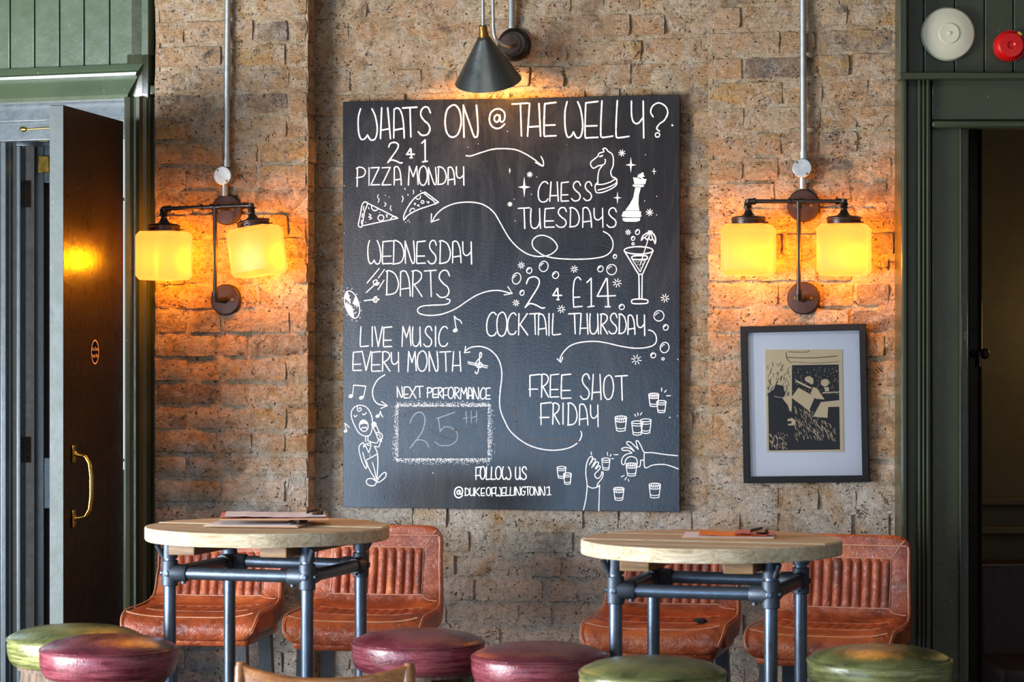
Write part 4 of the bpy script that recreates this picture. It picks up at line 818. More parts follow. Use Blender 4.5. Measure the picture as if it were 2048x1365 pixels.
blk((470, 345), (825, 340), (835, 985), (300, 992), (290, 560), (330, 530), (350, 490), (400, 500), (420, 560), (400, 600), (440, 650), (470, 660))
blk((290, 560), (320, 560), (330, 990), (296, 990)); line([(428, 245), (430, 290), (465, 330)], 5); line([(440, 243), (560, 246), (598, 240), (598, 232)], 4); line([(430, 285), (620, 290), (815, 275)], 5); line([(470, 320), (650, 328), (830, 318)], 3)
rr = random.Random(9)
for i in range(260):
    x, y = rr.uniform(290, 455), rr.uniform(318, 560)
    if rr.random() < (y-290)/300: line([(x, y), (x+rr.uniform(-14, 4), y+rr.uniform(12, 30))], 3.2)
lite = MB()
def lb(*p, **k): blk(*p, mat=lite, **k)
for f in (lambda: lb((520, 515), (645, 585), (600, 690), (465, 590)), lambda: lb((500, 455), (620, 515), (614, 526), (496, 470)), lambda: lb((570, 440), (600, 428), (632, 450), (628, 490), (600, 480), (572, 462), smooth=True), lambda: lb((630, 510), (660, 520), (718, 605), (650, 600), (612, 560)),
          lambda: lb((690, 470), (715, 450), (748, 460), (745, 495), (720, 505), (695, 495), smooth=True), lambda: lb((715, 510), (750, 512), (752, 542), (722, 545)), lambda: lb((690, 625), (832, 610), (834, 660), (745, 662), (740, 745), (630, 735)), lambda: lb((436, 755), (470, 745), (500, 765), (492, 800), (442, 803), (440, 792), (470, 785), (465, 768), (438, 770)),
          lambda: lb((700, 550), (832, 545), (832, 552), (704, 560)), lambda: lb((440, 650), (470, 660), (466, 700), (452, 690))):
    f()
lite.v = [(v[0], .01592, v[2]) for v in lite.v]
for i in range(230):
    t = rr.random(); x = rr.uniform(480, 800); y = rr.uniform(650, 900)
    if x-480 < (y-620)*1.3+60: line([(x, y), (x+rr.uniform(4, 16), y+rr.uniform(12, 34))], 2.6, lite)
for i in range(110): x, y = rr.uniform(480, 820), rr.uniform(360, 560); line([(x, y), (x+rr.uniform(-8, 8), y+rr.uniform(4, 14))], 2, lite)
for i in range(70): x, y = rr.uniform(300, 430), rr.uniform(850, 985); line([(x, y), (x+rr.uniform(2, 12), y+rr.uniform(6, 20))], 3.4, lite)
line([(335, 580), (370, 588), (405, 592)], 4, lite)
ink.make('ink_drawing', M['ink'], prt, smooth=0); lite.make('paper_highlights', M['print_paper'], prt, smooth=0)
# ------------------------------------------------------------------ wall lamps
def lw(px, py, off, o):          # point in a wall thing's local space (o = (u, off, z) of its base)
    u, z = WALL.uz(px, py, off); return Vector((u-o[0], -(off-o[1]), z-o[2]))
def rose(m, c, r, d, rim=.006): m.lathe([(r, 0), (r, d-rim), (r-rim*.6, d-.001), (r-rim*1.6, d), (.004, d)], 48, c, (0, -1, 0))
def shade_lamp(root, base, top, ctr, tilt, yaw, i):
    """top = arm end, ctr = shade centre (both local)"""
    R = Matrix.Rotation(yaw, 3, 'Z'); Rt = Matrix.Rotation(tilt, 3, 'Y') @ R
    a = .141; h = .152; ch = .0135
    b = bmesh.new(); bmesh.ops.create_cube(b, size=1); bmesh.ops.scale(b, vec=(a, a, h), verts=b.verts)
    bmesh.ops.bevel(b, geom=list(b.edges), offset=ch, segments=1, affect='EDGES', profile=.5); bmesh.ops.bevel(b, geom=list(b.edges), offset=.0016, segments=2, affect='EDGES', profile=.5)
    b.transform(Rt.to_4x4()); bmesh.ops.translate(b, vec=ctr, verts=b.verts); m = MB(); m.bm(b); sh = m.make('glass_shade', M['opal'], root, smooth=.5)
    up = Rt @ Vector((0, 0, 1)); c0 = ctr+up*(h/2-.004)
    m = MB(); m.lathe([(.048, 0), (.05, .002), (.05, .017), (.052, .019), (.052, .022), (.046, .026), (.02, .030), (.014, .036), (.009, .046), (.010, .050), (.012, .053), (.009, .057), (.012, .060), (.014, .064), (.010, .068), (.010, .078)], 40, c0, up)
    cap = m.make('gallery_cap', M['black_metal'], root)
    for q in range(3):
        t = q*2.1+2.6; d = Rt @ Vector((math.cos(t), math.sin(t), 0)); m = MB(); p = c0+up*.01; m.tube([p+d*.048, p+d*.060], .0022, 8); m.make('thumb_screw', M['black_metal'], cap)
    bl = bpy.data.lights.new('shade_bulb', 'POINT'); bl.energy = 17; bl.color = (1, .41, .006); bl.shadow_soft_size = .03
    lo_ = bpy.data.objects.new('shade_bulb', bl); C.objects.link(lo_); lo_.parent = root; lo_.location = ctr-up*.01
    return c0+up*.078
def twin_lamp(label, up_px, low_px, rodx, bar, capL, capR, tiltR, name='twin_wall_lamp'):
    bu, bz = WALL.uz(*low_px, PIER); o = (bu, PIER, bz); loc, rz = onwall(WALL, *o); A = .105
    t = thing(name, label, 'wall lamp', loc, rz, 'twin glass wall lamps either side of the chalkboard')
    for q in (up_px, low_px):
        m = MB(); c = lw(*q, PIER, o); rose(m, c+Vector((0, .006, 0)), .049, .027); r_ = m.make('wall_rose', M['bronze'], t, smooth=.35)
        for s_ in (-1, 1): m = MB(); m.lathe([(.0055, 0), (.0045, .0025), (.002, .0025)], 12, c+Vector((s_*.024, -.0205, 0)), (0, -1, 0)); m.make('screw', M['obrass'], r_)
    rt = lw(rodx, bar[0][1]*.5+bar[1][1]*.5, PIER+A, o); rb_ = lw(rodx, low_px[1], PIER+A, o); rb_.x = rt.x = (rt.x+rb_.x)/2
    m = MB(); m.tube([Vector((lw(*low_px, PIER, o).x, -.02, rb_.z)), Vector((rb_.x, -A*.8, rb_.z)), rb_, rb_+Vector((0, 0, .012))], [.0105, .009, .0095, .0095], 16); m.tube([rb_, rt], .0065, 16)
    for z_ in (.012, .02): m.tube([rb_+Vector((0, 0, z_)), rb_+Vector((0, 0, z_+.005))], .0105, 16)
    m.tube([rt-Vector((0, 0, .022)), rt-Vector((0, 0, .016))], .0105, 16); m.tube([rt-Vector((0, 0, .016)), rt], .0095, 16)
    m.tube([rt, Vector((rt.x+.01, -.02, rt.z-.0))], .0075, 14); m.make('upright', M['black_metal'], t)
    pL = lw(*bar[0], PIER+A, o); pR = lw(*bar[1], PIER+A, o); m = MB(); m.tube([pL, pR], .0062, 16); d = (pR-pL).normalized()
    for q in (.16, .44, .56, .9): 
        c = pL+(pR-pL)*q
        if q in (.44, .56): m.tube([c-d*.004, c+d*.004], .0098, 16)
    m.tube([rt-d*.018, rt+d*.018], .0088, 16)
    for p, s_ in ((pL, 1), (pR, -1)):
        m.tube([p+d*s_*.026, p+d*s_*.020], .0105, 16); m.tube([p+d*s_*.021, p+d*s_*.004, p-Vector((0, 0, .004)), p-Vector((0, 0, .02))], .0088, 16); m.tube([p-Vector((0, 0, .016)), p-Vector((0, 0, .021))], .0105, 16)
    arm = m.make('cross_arm', M['black_metal'], t)
    for i, (cp, p, tl) in enumerate(((capL, pL, 0), (capR, pR, tiltR))):
        ctr = lw(cp[0], cp[1], PIER+A, o); tp = shade_lamp(t, o, p, ctr, tl, math.radians(-7), i)
        m = MB(); m.tube([p-Vector((0, 0, .018)), tp], .0092, 14); m.make('swivel', M['black_metal'], t)
    return t
twin_lamp('brass and black twin wall lamp left of the chalkboard, its right glass shade hanging askew'.replace('brass and black', 'dark metal'), (456, 420), (454, 600), 430, ((325, 418), (502, 411)), (328, 512), (514, 503), math.radians(-8))
twin_lamp('dark metal twin wall lamp right of the chalkboard, both glass shades hanging level', (1608, 412), (1608, 597), 1597.5, ((1494, 403), (1689, 403)), (1497, 500), (1688, 500), 0)
def conduit(px, ypix, jx, jy, bottom, label, lidmat):
    u, z = WALL.uz(jx, jy, PIER); o = (u, PIER, z); loc, rz = onwall(WALL, *o); t = thing('conduit_pipe', label, 'pipe', loc, rz, 'galvanised conduits above the wall lamps')
    m = MB(); a = lw(px, -260, PIER+.02, o); b = lw(jx, jy-26, PIER+.02, o); m.tube([a, b], .0098, 18); m.make('tube', M['galv'], t)
    m = MB(); m.tube([b+Vector((0, 0, .012)), b-Vector((0, 0, .012))], .0125, 18); c = lw(jx, bottom, PIER+.02, o); m.tube([Vector((0, -.02, -.02)), Vector((0, -.02, c.z))], .0112, 18); m.make('coupling', M['galv'], t)
    m = MB(); m.lathe([(.026, 0), (.028, .004), (.028, .036), (.026, .038)], 36, (0, 0, 0), (0, -1, 0)); bx = m.make('junction_box', M['galv'], t, smooth=.3)
    m = MB(); m.lathe([(.0278, 0), (.0288, .001), (.0288, .0028), (.027, .004)], 36, (0, -.0375, 0), (0, -1, 0)); ld = m.make('lid', M[lidmat], bx, smooth=.3)
    for s_ in (-1, 1): m = MB(); m.lathe([(.004, 0), (.003, .002)], 10, (s_*.015, -.0412, -s_*.017), (0, -1, 0)); m.make('screw', M['obrass'], bx)
    return t
conduit(457.5, 0, 453, 353, 392, 'galvanised conduit with a pale round junction box above the left lamp', 'zinc')
conduit(1605, 0, 1607, 338, 378, 'galvanised conduit with a grey round junction box above the right lamp', 'galv')

# spot lamp on a swan neck over the chalkboard
u, z = WALL.uz(1030, 90, 0); o = (u, 0.0, z); loc, rz = onwall(WALL, *o)
t = thing('swan_neck_lamp', 'conical dark metal lamp on a swan neck over the chalkboard', 'wall lamp', loc, rz)
m = MB(); m.lathe([(.052, 0), (.052, .016), (.048, .026), (.040, .031), (.0385, .029)], 48, (0, 0, 0), (0, -1, 0)); pl = m.make('pattress', M['black_metal'], t)
m = MB(); c = Vector((-.008, -.029, 0)); m.lathe([(.034, 0), (.033, .0035), (.002, .004)], 44, c, (0, -1, 0)); m.make('face_plate', M['bronze'], pl)
for s_, dz in ((-.019, -.002), (.013, .004)): m = MB(); m.lathe([(.0035, 0), (.0028, .002)], 10, c+Vector((s_, -.0035, dz)), (0, -1, 0)); m.make('screw', M['obrass'], pl)
SO = .25
def q_(px, py, off): return lw(px, py, off, o)
r1 = [q_(1027, 93, .02), q_(1018, 93, .05), q_(1005, 88, .07), q_(992, 78, .085), q_(987, 60, .09), q_(986, 20, .092), q_(985, -40, .095), q_(984, -90, .10)]
top = q_(983, -90, .10); e = q_(965, -90, SO)
arc = [top+Vector((0, 0, .0))]
for i in range(1, 9):
    a = math.pi*i/9; arc.append(top*(1+math.cos(a))/2+e*(1-math.cos(a))/2+Vector((0, 0, .055*math.sin(a))))
pts = catmull2 = r1[:-1]+[p for p in arc]+[e, q_(965.5, -20, SO), q_(966, 52, SO)]
def cm3(p, n=5):
    out = []
    for i in range(len(p)-1):
        a, b, c, d = p[max(i-1, 0)], p[i], p[i+1], p[min(i+2, len(p)-1)]
        for k in range(n): tt = k/n; out.append(.5*((2*b)+(c-a)*tt+(2*a-5*b+4*c-d)*tt*tt+(3*b-a-3*c+d)*tt**3))
    return out+[p[-1]]
m = MB(); m.tube(cm3(pts), .0055, 14); m.make('swan_neck', M['galv'], t)
m = MB(); m.tube([q_(1023, -260, .022), q_(1023, 57, .022)], .0108, 18); m.make('conduit', M['galv'], t)
tip = q_(965.5, 50, SO); ax = (q_(977, 168, SO-.085)-tip).normalized()
m = MB(); m.lathe([(.006, 0), (.011, .001), (.0125, .006), (.0125, .022), (.0145, .026), (.0145, .038), (.010, .04)], 32, tip, ax); m.make('lamp_holder', M['obrass'], t)
m = MB(); L1 = .148; prof = [(.014, .036), (.020, .041), (.022, .046), (.103*.98, L1+.028), (.1035, L1+.032), (.1010, L1+.030), (.020, .050), (.012, .046)]
prof = [(r if r < .03 else r*.985, zz_) for r, zz_ in prof]; m.lathe(prof, 64, tip, ax); m.make('cone_shade', M['lampshade'], t)
m = MB(); bc = tip+ax*.115; m.lathe([(.004, -.03), (.012, -.028), (.016, -.016), (.0205, 0), (.015, .016), (.006, .021)], 24, bc, ax); m.make('bulb', M['bulb'], t)
sp = bpy.data.lights.new('cone_bulb_light', 'SPOT'); sp.energy = 15; sp.color = (1, .42, .06); sp.shadow_soft_size = .03; sp.spot_size = math.radians(165); sp.spot_blend = .6
so = bpy.data.objects.new('cone_bulb_light', sp); C.objects.link(so); so.parent = t; so.location = bc+ax*.024; so.rotation_euler = ax.to_track_quat('-Z', 'Y').to_euler()

# ------------------------------------------------------------------ high tables
def table(ctr_px, Y, R, H_, leg_yaw, label, seed):
    X = (ctr_px-CX)/F*Y; t = thing('high_table', label, 'table', (X, Y, 0), leg_yaw, 'round plank tables on grey pipe frames'); rr = random.Random(seed)
    th = .036; N = 72; ph = [rr.uniform(0, 6.28) for _ in range(4)]
    rad = lambda a: R*(1+.006*math.sin(3*a+ph[0])+.004*math.sin(7*a+ph[1])+.004*math.sin(11*a+ph[2]))
    ys = [-R, -R*.66, -R*.30, R*.02, R*.36, R*.70, R*1.0]
    outline = [(rad(2*math.pi*i/N)*math.cos(2*math.pi*i/N), rad(2*math.pi*i/N)*math.sin(2*math.pi*i/N)) for i in range(N)]
    def clip(poly, y, keep):
        out = []
        for i in range(len(poly)):
            a, b = poly[i], poly[(i+1) % len(poly)]; ia, ib = keep*(a[1]-y) >= 0, keep*(b[1]-y) >= 0
            if ia: out.append(a)
            if ia != ib: k = (y-a[1])/(b[1]-a[1]); out.append((a[0]+k*(b[0]-a[0]), y))
        return out
    for i in range(6):
        lo_ = ys[i]+.0012 if i else -9; hi = ys[i+1]-.0012 if i < 5 else 9
        p = clip(clip(outline, lo_, 1), hi, -1); dz = rr.uniform(-.0012, .0012)
        # softened top edge: loft of three rings
        cxp = sum(a for a, b in p)/len(p); cyp = sum(b for a, b in p)/len(p); sh = lambda f: [(cxp+(a-cxp)*f, cyp+(b-cyp)*f) for a, b in p]
        m = MB(); m.loft([[(a, b, H_-th) for a, b in sh(.994)], [(a, b, H_-th+.003) for a, b in p], [(a, b, H_-.004+dz) for a, b in p], [(a, b, H_+dz) for a, b in sh(.986)]])
        m.make('plank', M['plank'], t, smooth=.4)
    for x in (-.13, .13): m = MB(); m.box((x, 0, H_-th-.014), (.075, R*1.62, .028), .003); m.make('batten', M['plankdark'], t)
    s_ = .196; zr = H_-.118; pr_ = .0165
    for a, b in ((-1, -1), (1, -1), (1, 1), (-1, 1)):
        x, y = a*s_, b*s_; m = MB(); m.tube([(x, y, 0), (x, y, H_-th)], pr_, 24); m.make('leg', M['pipe'], t)
        m = MB(); m.tube([(x, y, zr-.034), (x, y, zr-.032), (x, y, zr+.032), (x, y, zr+.034)], [.0205, .022, .022, .0205], 24)
        for dx, dy in ((-a, 0), (0, -b)): v = Vector((dx, dy, 0)); p = Vector((x, y, zr)); m.tube([p, p+v*.05, p+v*.052], [.0235, .0215, .020], 24)
        ft = m.make('pipe_fitting', M['cast'], t)
        for v in (Vector((a, 0, 0)), Vector((0, b, 0))):
            m = MB(); m.lathe([(.008, .02), (.008, .025), (.0045, .026), (.0045, .024)], 14, (x, y, zr), v); m.make('grub_screw', M['pipe'], ft)
        for gx, gy in ((x-a*.04, y), (x, y-b*.04)): m = MB(); m.lathe([(.007, .02), (.007, .027)], 14, (gx, gy, zr), (0, 0, -1)); m.make('grub_screw', M['cast'], ft)
        m = MB(); m.tube([(x, y, H_-th-.042), (x, y, H_-th-.004), (x, y, H_-th-.003), (x, y, H_-th)], [.021, .021, .034, .034], 24); m.tube([(x+a*.012, y+b*.012, H_-th-.04), (x+a*.026, y+b*.026, H_-th-.006)], .007, 10); m.make('flange', M['cast'], t)
    for p, q in (((-s_, -s_), (s_, -s_)), ((s_, -s_), (s_, s_)), ((s_, s_), (-s_, s_)), ((-s_, s_), (-s_, -s_))):
        m = MB(); m.tube([(*p, zr), (*q, zr)], pr_, 24); m.make('rail', M['pipe'], t)
    return t
TL = (534, 7.03, 1.08); TR = (1420, 6.6, 1.078)
table(534, 7.03, .330, 1.080, math.radians(-17.5), 'round plank high table on grey pipe legs, left of the two, holding white menus', 3)
table(1420, 6.60, .330, 1.076, math.radians(-17), 'round plank high table on grey pipe legs, right of the two, holding an orange menu', 8)

def sheet(w, d, th, curl=0.0, n=14, ph=0.0, seed=0):
    top = []; 
    for i in range(n+1):
        x = -w/2+w*i/n; zc = curl*(math.sin(i/n*math.pi*1.6+ph)+.3*math.sin(i*1.7+seed))
        top.append((x, zc))
    rings = [[(x, -d/2, z), (x, d/2, z), (x, d/2, z+th), (x, -d/2, z+th)] for x, z in top]
    m = MB(); m.loft(rings); return m
def clipboard(px, py, Y, zt, w, d, yaw, label, parts, clip_at):
    c = P(px, py, Y); t = thing('clipboard_menu', label, 'menu', (c.x, Y, zt), yaw, 'menus lying on the high tables')
    m = sheet(w, d, .0035); m.make('board', M['mdf'], t, smooth=0); z = .0037
    for nm, mat, sx, sy, ox, curl, ph in parts:
        m = sheet(w*sx, d*sy, .0006, curl, 18, ph, 1.3); m.make(nm, M[mat], t, smooth=.6, loc=(ox, 0, z+abs(curl)*1.3)); z += abs(curl)*1.1+.0008
    m = MB(); m.box((clip_at, 0, z+.003), (.03, .09, .004), .0015); m.tube([(clip_at-.03, -.03, z+.004), (clip_at, -.02, z+.012), (clip_at, .02, z+.012), (clip_at-.03, .03, z+.004)], .002, 8); m.tube([(clip_at+.012, -.045, z+.007), (clip_at+.012, .045, z+.007)], .0045, 10); m.make('spring_clip', M['black_metal'], t)
    return t
clipboard(520, 1048, 7.02, 1.0815, .26, .19, math.radians(-10), 'lower clipboard with white paper on the left high table', (('paper', 'paper', .97, .94, -.004, .0, 0),), .105)
clipboard(548, 1040, 7.06, 1.0985, .29, .20, math.radians(5), 'upper clipboard with curling white and pink sheets on the left high table', (('pink_card', 'pink', .96, .9, -.004, .0022, .3), ('paper', 'paper', .93, .92, .004, .0016, 1.2)), .118)
clipboard(1458, 1062, 6.66, 1.0775, .235, .17, math.radians(-7), 'clipboard with an orange menu and a pink printed card on the right high table', (('paper', 'paper', .98, .94, 0, 0, 0), ('orange_sheet', 'orange', .74, .8, .012, .0018, 1.9), ('printed_card', 'magenta', .42, .7, .066, .0022, .6)), .085)

# ------------------------------------------------------------------ leather bar chairs
def bar_chair(X, Y, yaw, label, top=1.035, torn=False, first=None):
    """origin on the floor under the back; local -y is the sitter's front"""
    t = thing('leather_bar_chair', label, 'chair', (X, Y, 0), yaw, 'tan leather bar chairs along the wall')
    W = .192; zs = .772; bt = top
    # centre line: (y, z, half thickness)
    path = [(.012, bt), (.008, bt-.05), (.0, bt-.12), (-.010, .86), (-.018, .825), (-.032, .796), (-.055, .778), (-.09, .768), (-.15, .764), (-.23, .764), (-.30, .764), (-.340, .759), (-.366, .744), (-.376, .716)]
    th = [.024, .027, .028, .03, .034, .038, .042, .042, .042, .042, .042, .042, .036, .034]
    pts = [Vector((0, y, z-(th[i] if i > 6 else 0)*.0)) for i, (y, z) in enumerate(path)]
    fine = cm3(pts, 6); n = len(fine); thf = [th[min(int(i/6), len(th)-1)]*(1-(i % 6)/6)+th[min(int(i/6)+1, len(th)-1)]*((i % 6)/6) for i in range(n)]
    S = [0.0]
    for i in range(1, n): S.append(S[-1]+(fine[i]-fine[i-1]).length)
    tot = S[-1]
    def frame(i):
        T = (fine[min(i+1, n-1)]-fine[max(i-1, 0)]).normalized(); N = Vector((0, T.z, -T.y)) if False else Vector((1, 0, 0)).cross(T); 
        if N.y > 0 and i < n*.4: N = -N
        if i >= n*.4 and N.z < 0: N = -N
        return T, N
    def wid(s):
        r = .045
        w_ = W
        if s < r: w_ = W-r+math.sqrt(max(0, r*r-(r-s)**2))
        if tot-s < .05: q = .05-(tot-s); w_ = min(w_, W-.05+math.sqrt(max(0, .05**2-q*q)))
        if .12 < s < tot: w_ += .012*min(1, (s-.12)/.2)
        return w_
    sb0, sb1 = .066, .212          # ribbed panel along the back
    def dish(x, s):
        a = abs(x)/W
        return -.018*max(0, 1-a**4)
    def front(x, s):
        i = min(range(n), key=lambda k: abs(S[k]-s)); T, N = frame(i); 
        k = i
        if S[k] < s and k < n-1: f = (s-S[k])/(S[k+1]-S[k]); p = fine[k].lerp(fine[k+1], f)
        elif S[k] > s and k > 0: f = (S[k]-s)/(S[k]-S[k-1]); p = fine[k].lerp(fine[k-1], f)
        else: p = fine[k]
        return Vector((x, p.y, p.z)), N, thf[i]
    rings = []
    for i in range(n):
        T, N = frame(i); s = S[i]; w_ = wid(s); h = thf[i]; f0 = min(1, max(.12, math.sqrt(min(1, s/.02)))) * min(1, max(.35, math.sqrt(min(1, (tot-s)/.03+.1)))); ring = []
        K = 16
        for k in range(K+1):
            x = -w_+2*w_*k/K; e = 1-abs(2*k/K-1)**14; y = h*f0*(.55+.45*e)+dish(x, s)*(1 if .02 < s else s/.02)
            wr = .0016*noise.noise(Vector((x*26+X*5, s*26, 1)))
            ring.append(Vector((x, fine[i].y, fine[i].z))+N*(y+wr))
        for k in range(K, -1, -1):
            x = -w_+2*w_*k/K; e = 1-abs(2*k/K-1)**14; y = -h*f0*(.55+.45*e); ring.append(Vector((x, fine[i].y, fine[i].z))+N*y)
        rings.append(ring)
    m = MB(); m.loft(rings); m.make('shell', M['leather'], t, smooth=1.0)
    # ribs on the back
    NR = 10; pw = .138
    def rib(x0, x1, s0, s1, hgt, name, parent, curve=0.0):
        rs = []; J = 12
        for j in range(J+1):
            s = s0+(s1-s0)*j/J; en = min(1, math.sin(math.pi*min(1, max(0, j/J))**1)*4+.15); r_ = []
            for k in range(7):
                a = k/6; x = x0+(x1-x0)*a+curve*(s-s0); p, N, h = front(x, s); r_.append(p+N*(h+dish(x, s)-.001+hgt*math.sin(math.pi*a)**.6*min(1, en)+.0008*noise.noise(Vector((x*90, s*70, X*3)))))
            rs.append(r_)
        m = MB(); m.loft(rs, closed=False); return m.make(name, M['leather'], parent, smooth=1.2)
    for i in range(NR):
        x0 = -pw+2*pw*i/NR; rib(x0, x0+2*pw/NR, sb0, sb1, .0115, 'back_rib', t)
    NS = 10; ss0, ss1 = .325, .47
    for i in range(NS):
        x0 = -pw*1.1+2.2*pw*i/NS; rib(x0, x0+2.2*pw/NS, ss0, ss1, .0038, 'seat_rib', t)
    def seam(pth, r, name, lift=.0):
        q = []
        for x, s in pth: p, N, h = front(x, s); q.append(p+N*(h+dish(x, s)+lift))
        m = MB(); m.tube(q, r, 8); return m.make(name, M['piping'], t)
    lin = lambda a, b, k=10: [(a[0]+(b[0]-a[0])*j/k, a[1]+(b[1]-a[1])*j/k) for j in range(k+1)]
    seam(lin((-pw, sb0), (pw, sb0))+lin((pw, sb0), (pw, sb1))[1:]+lin((pw, sb1), (-pw, sb1))[1:]+lin((-pw, sb1), (-pw, sb0))[1:], .0016, 'panel_piping', .001)
    for sx in (-1, 1):
        seam(lin((sx*pw, sb0), (sx*(W-.016), .014)), .0013, 'mitre_seam'); seam(lin((sx*pw, sb1), (sx*(W+.0), .275), 14), .0013, 'mitre_seam')
        q = []
        for i in range(4, n-4, 2): 
            T, N = frame(i); q.append(Vector((sx*(wid(S[i])-.004), fine[i].y, fine[i].z))+N*(thf[i]*.78))
        m = MB(); m.tube(q, .0022, 8); m.make('edge_piping', M['piping'], t)
    q = []
    for k in range(17):
        i = 4; T, N = frame(i); x = (-1+2*k/16)*(wid(S[i])-.006); q.append(Vector((x, fine[i].y, fine[i].z))+N*(thf[i]*.9+.001))
    m = MB(); m.tube(q, .0022, 8); m.make('edge_piping', M['piping'], t)
    seam(lin((-pw*1.1, ss0), (pw*1.1, ss0)), .0012, 'seat_seam'); seam(lin((-pw*1.1, ss1), (pw*1.1, ss1)), .0012, 'seat_seam'); seam(lin((-W*.98, tot-.055), (W*.98, tot-.055), 16), .002, 'front_piping')
    # seat box under the cushion
    m = MB(); m.b2(-W*.93, W*.93, -.362, .012, .694, .75, .02); m.make('seat_base', M['leather'], t, smooth=1.0)
    if torn:
        p, N, h = front(.125, .50); m = MB(); b = bmesh.new(); bmesh.ops.create_icosphere(b, subdivisions=3, radius=1)
        for v in b.verts: v.co *= 1+.45*noise.noise(v.co*2.6); v.co = Vector((v.co.x*.018, v.co.y*.013, v.co.z*.007))+p+N*(h-.006)
        m.bm(b); m.make('tear', M['foam'], t, 'torn dark hole in the leather')
    for sx in (-1, 1):
        for fy, by in ((-.33, -.02), (-.03, .05)):
            m = MB(); a = Vector((sx*.145, fy, .70)); b_ = Vector((sx*.175, fy+by, 0)); R_ = lambda c, r: [c+Vector((i*r, j*r, 0)) for i, j in ((-1, -1), (1, -1), (1, 1), (-1, 1))]
            m.loft([R_(a, .019), R_(b_, .012)]); m.make('leg', M['black_leg'], t, smooth=.4)
    m = MB()
    for p_, q_2 in (((-.16, -.34), (.16, -.34)), ((-.16, -.34), (-.16, .0)), ((.16, -.34), (.16, 0))): m.tube([(*p_, .28), (*q_2, .28)], .009, 12)
    m.make('foot_rest', M['black_leg'], t)
    return t
def chair_at(px, Y, yaw_deg, label, **k): return bar_chair((px-CX)/F*Y, Y, math.radians(yaw_deg), label, **k)
chair_at(441, 7.86, -8, 'scuffed tan leather bar chair beside the left door, behind the left table', top=1.008)
chair_at(757, 7.74, -9, 'tan leather bar chair below the left half of the chalkboard', top=1.030)
chair_at(1347, 7.54, -13, 'tan leather bar chair with a torn seat corner behind the right table', top=1.020, torn=True)
chair_at(1686, 7.36, -18, 'tan leather bar chair beside the right doorway, below the framed print', top=1.030)

# ------------------------------------------------------------------ round stools
def stool(px, Y, d, ztop, mat, label, yaw, group):
    X = (px-CX)/F*Y; R = d/2; t = thing('round_stool', label, 'stool', (X, Y, 0), yaw, group); zo = ztop
    m = MB(); m.lathe([(R*.05, 0), (R*.35, -.0012), (R*.62, -.006), (R*.82, -.014), (R*.94, -.023), (R*.985, -.029), (R*.99, -.033)], 64); m.make('top_cushion', M[mat], t, smooth=1.2, loc=(0, 0, zo))
    m = MB(); m.lathe([(R*.98, -.030), (R*.995, -.036), (R, -.050), (R*.995, -.068), (R*.965, -.086), (R*.92, -.098), (R*.86, -.103)], 64); m.make('side_band', M[mat], t, smooth=1.2, loc=(0, 0, zo))
    m = MB(); 
    for zz_, rr_ in ((-.031, .996), (-.0355, 1.0)): m.tube([(R*rr_*math.cos(q*math.pi/32), R*rr_*math.sin(q*math.pi/32), zz_) for q in range(65)], .0019, 8, cap=False)
    m.make('piping', M[mat], t, loc=(0, 0, zo))
    h0 = zo-.10
    m = MB(); m.lathe([(R*.84, -.012), (R*.84, 0)], 40, (0, 0, h0)); m.make('seat_disc', M['stoolwood'], t, smooth=.5)
    for i in range(4):
        a = math.pi/4+i*math.pi/2; c, s_ = math.cos(a), math.sin(a); top = Vector((c*R*.70, s_*R*.70, h0-.008)); bot = Vector((c*R*1.15, s_*R*1.15, 0)); m = MB()
        rx = Vector((c, s_, 0)); ry = Vector((-s_, c, 0)); f = lambda p, k: [p+rx*k*i_+ry*k*j_ for i_, j_ in ((-1, -1), (1, -1), (1, 1), (-1, 1))]
        m.loft([f(top, .021), f(bot, .017)]); m.make('leg', M['stoolwood'], t, smooth=.3)
    for i in range(4):
        a, b = math.pi/4+i*math.pi/2, math.pi/4+(i+1)*math.pi/2; 
        for zz_, k_ in ((h0-.04, .70), (.30, .99)):
            m = MB(); p, q = Vector((math.cos(a)*R*k_, math.sin(a)*R*k_, zz_)), Vector((math.cos(b)*R*k_, math.sin(b)*R*k_, zz_)); dd = (q-p); m.box((p+q)/2, (dd.length, .018, .045 if zz_ > .5 else .03), .002, Matrix.Rotation(math.atan2(dd.y, dd.x), 3, 'Z')); m.make('stretcher', M['stoolwood'], t, smooth=.3)
    return t
GG, GR = 'round green leather stools', 'round burgundy leather stools'
def zt(y, Y): return EYE-(y-CY)/F*Y
stool(150, 6.80, .352, zt(1251, 6.80), 'leather_green', 'round green leather stool farthest left, half behind a burgundy stool', .5, GG)
stool(217.5, 6.40, .338, zt(1272, 6.40), 'leather_red', 'round burgundy leather stool at the far left, in front of a green one', .25, GR)
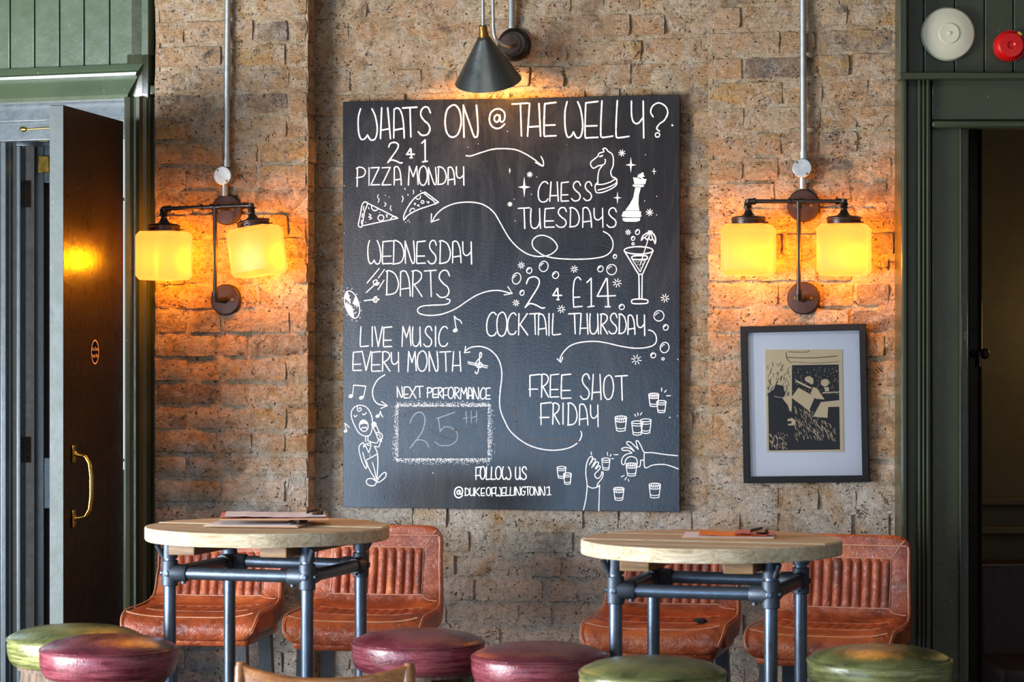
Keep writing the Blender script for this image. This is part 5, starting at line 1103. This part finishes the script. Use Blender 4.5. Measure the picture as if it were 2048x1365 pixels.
stool(836.5, 6.62, .340, zt(1260, 6.62), 'leather_red', 'round burgundy leather stool right of the left table, in front of the second bar chair', .9, GR)
stool(1081, 6.38, .340, zt(1287, 6.38), 'leather_red', 'round burgundy leather stool with a shiny reddish top below the middle of the chalkboard', .3, GR)
stool(1305, 5.98, .338, zt(1316, 5.98), 'leather_green', 'round green leather stool in front of the left legs of the right table', .6, GG)
stool(1759, 6.14, .340, zt(1293, 6.14), 'leather_green', 'round green leather stool farthest right, beside the right doorway', .2, GG)

# ------------------------------------------------------------------ wooden chair in the foreground
Yc = 5.72; X = (650-CX)/F*Yc; t = thing('wooden_chair', 'varnished oak chair whose curved top rail shows at the bottom edge', 'chair', (X, Yc, 0), math.radians(-3))
zt_ = zt(1327, Yc); hw = .186
m = MB(); rings = []
for i in range(25):
    a = -1+2*i/24; x = a*hw*.97; y = -.045*(1-a*a); z1 = zt_-.026*(1-a*a)**.8-.002; w_ = .010
    rings.append([(x, y-w_, z1-.07), (x, y-w_*1.1, z1-.006), (x, y-w_*.5, z1), (x, y+w_*.5, z1), (x, y+w_*1.1, z1-.006), (x, y+w_, z1-.07)])
m.loft(rings); m.make('top_rail', M['chairwood'], t, smooth=.9)
for s_ in (-1, 1):
    m = MB(); rg_ = []
    for z_, yy_, w_, d_ in ((0, .06, .015, .015), (.45, .0, .018, .018), (zt_-.10, -.012, .015, .014), (zt_-.012, .0, .014, .013), (zt_+.001, .002, .010, .009)):
        rg_.append([(s_*hw+w_*math.cos(q*math.pi/8)*1.0, yy_+d_*math.sin(q*math.pi/8), z_) for q in range(16)])
    m.loft(rg_); m.make('back_post', M['chairwood'], t, smooth=.9)
    m = MB(); m.tube([(s_*.18, .36, .44), (s_*.19, .38, 0)], [.017, .013], 14); m.make('front_leg', M['chairwood'], t)
m = MB(); m.b2(-.2, .2, .0, .4, .43, .455, .01); m.make('seat', M['chairwood'], t)
for i in range(5): x = -.12+.06*i; m = MB(); m.tube([(x, .01, .455), (x, -.03-.012*(1-abs(i-2)/2), zt_-.085)], .007, 10); m.make('spindle', M['chairwood'], t)
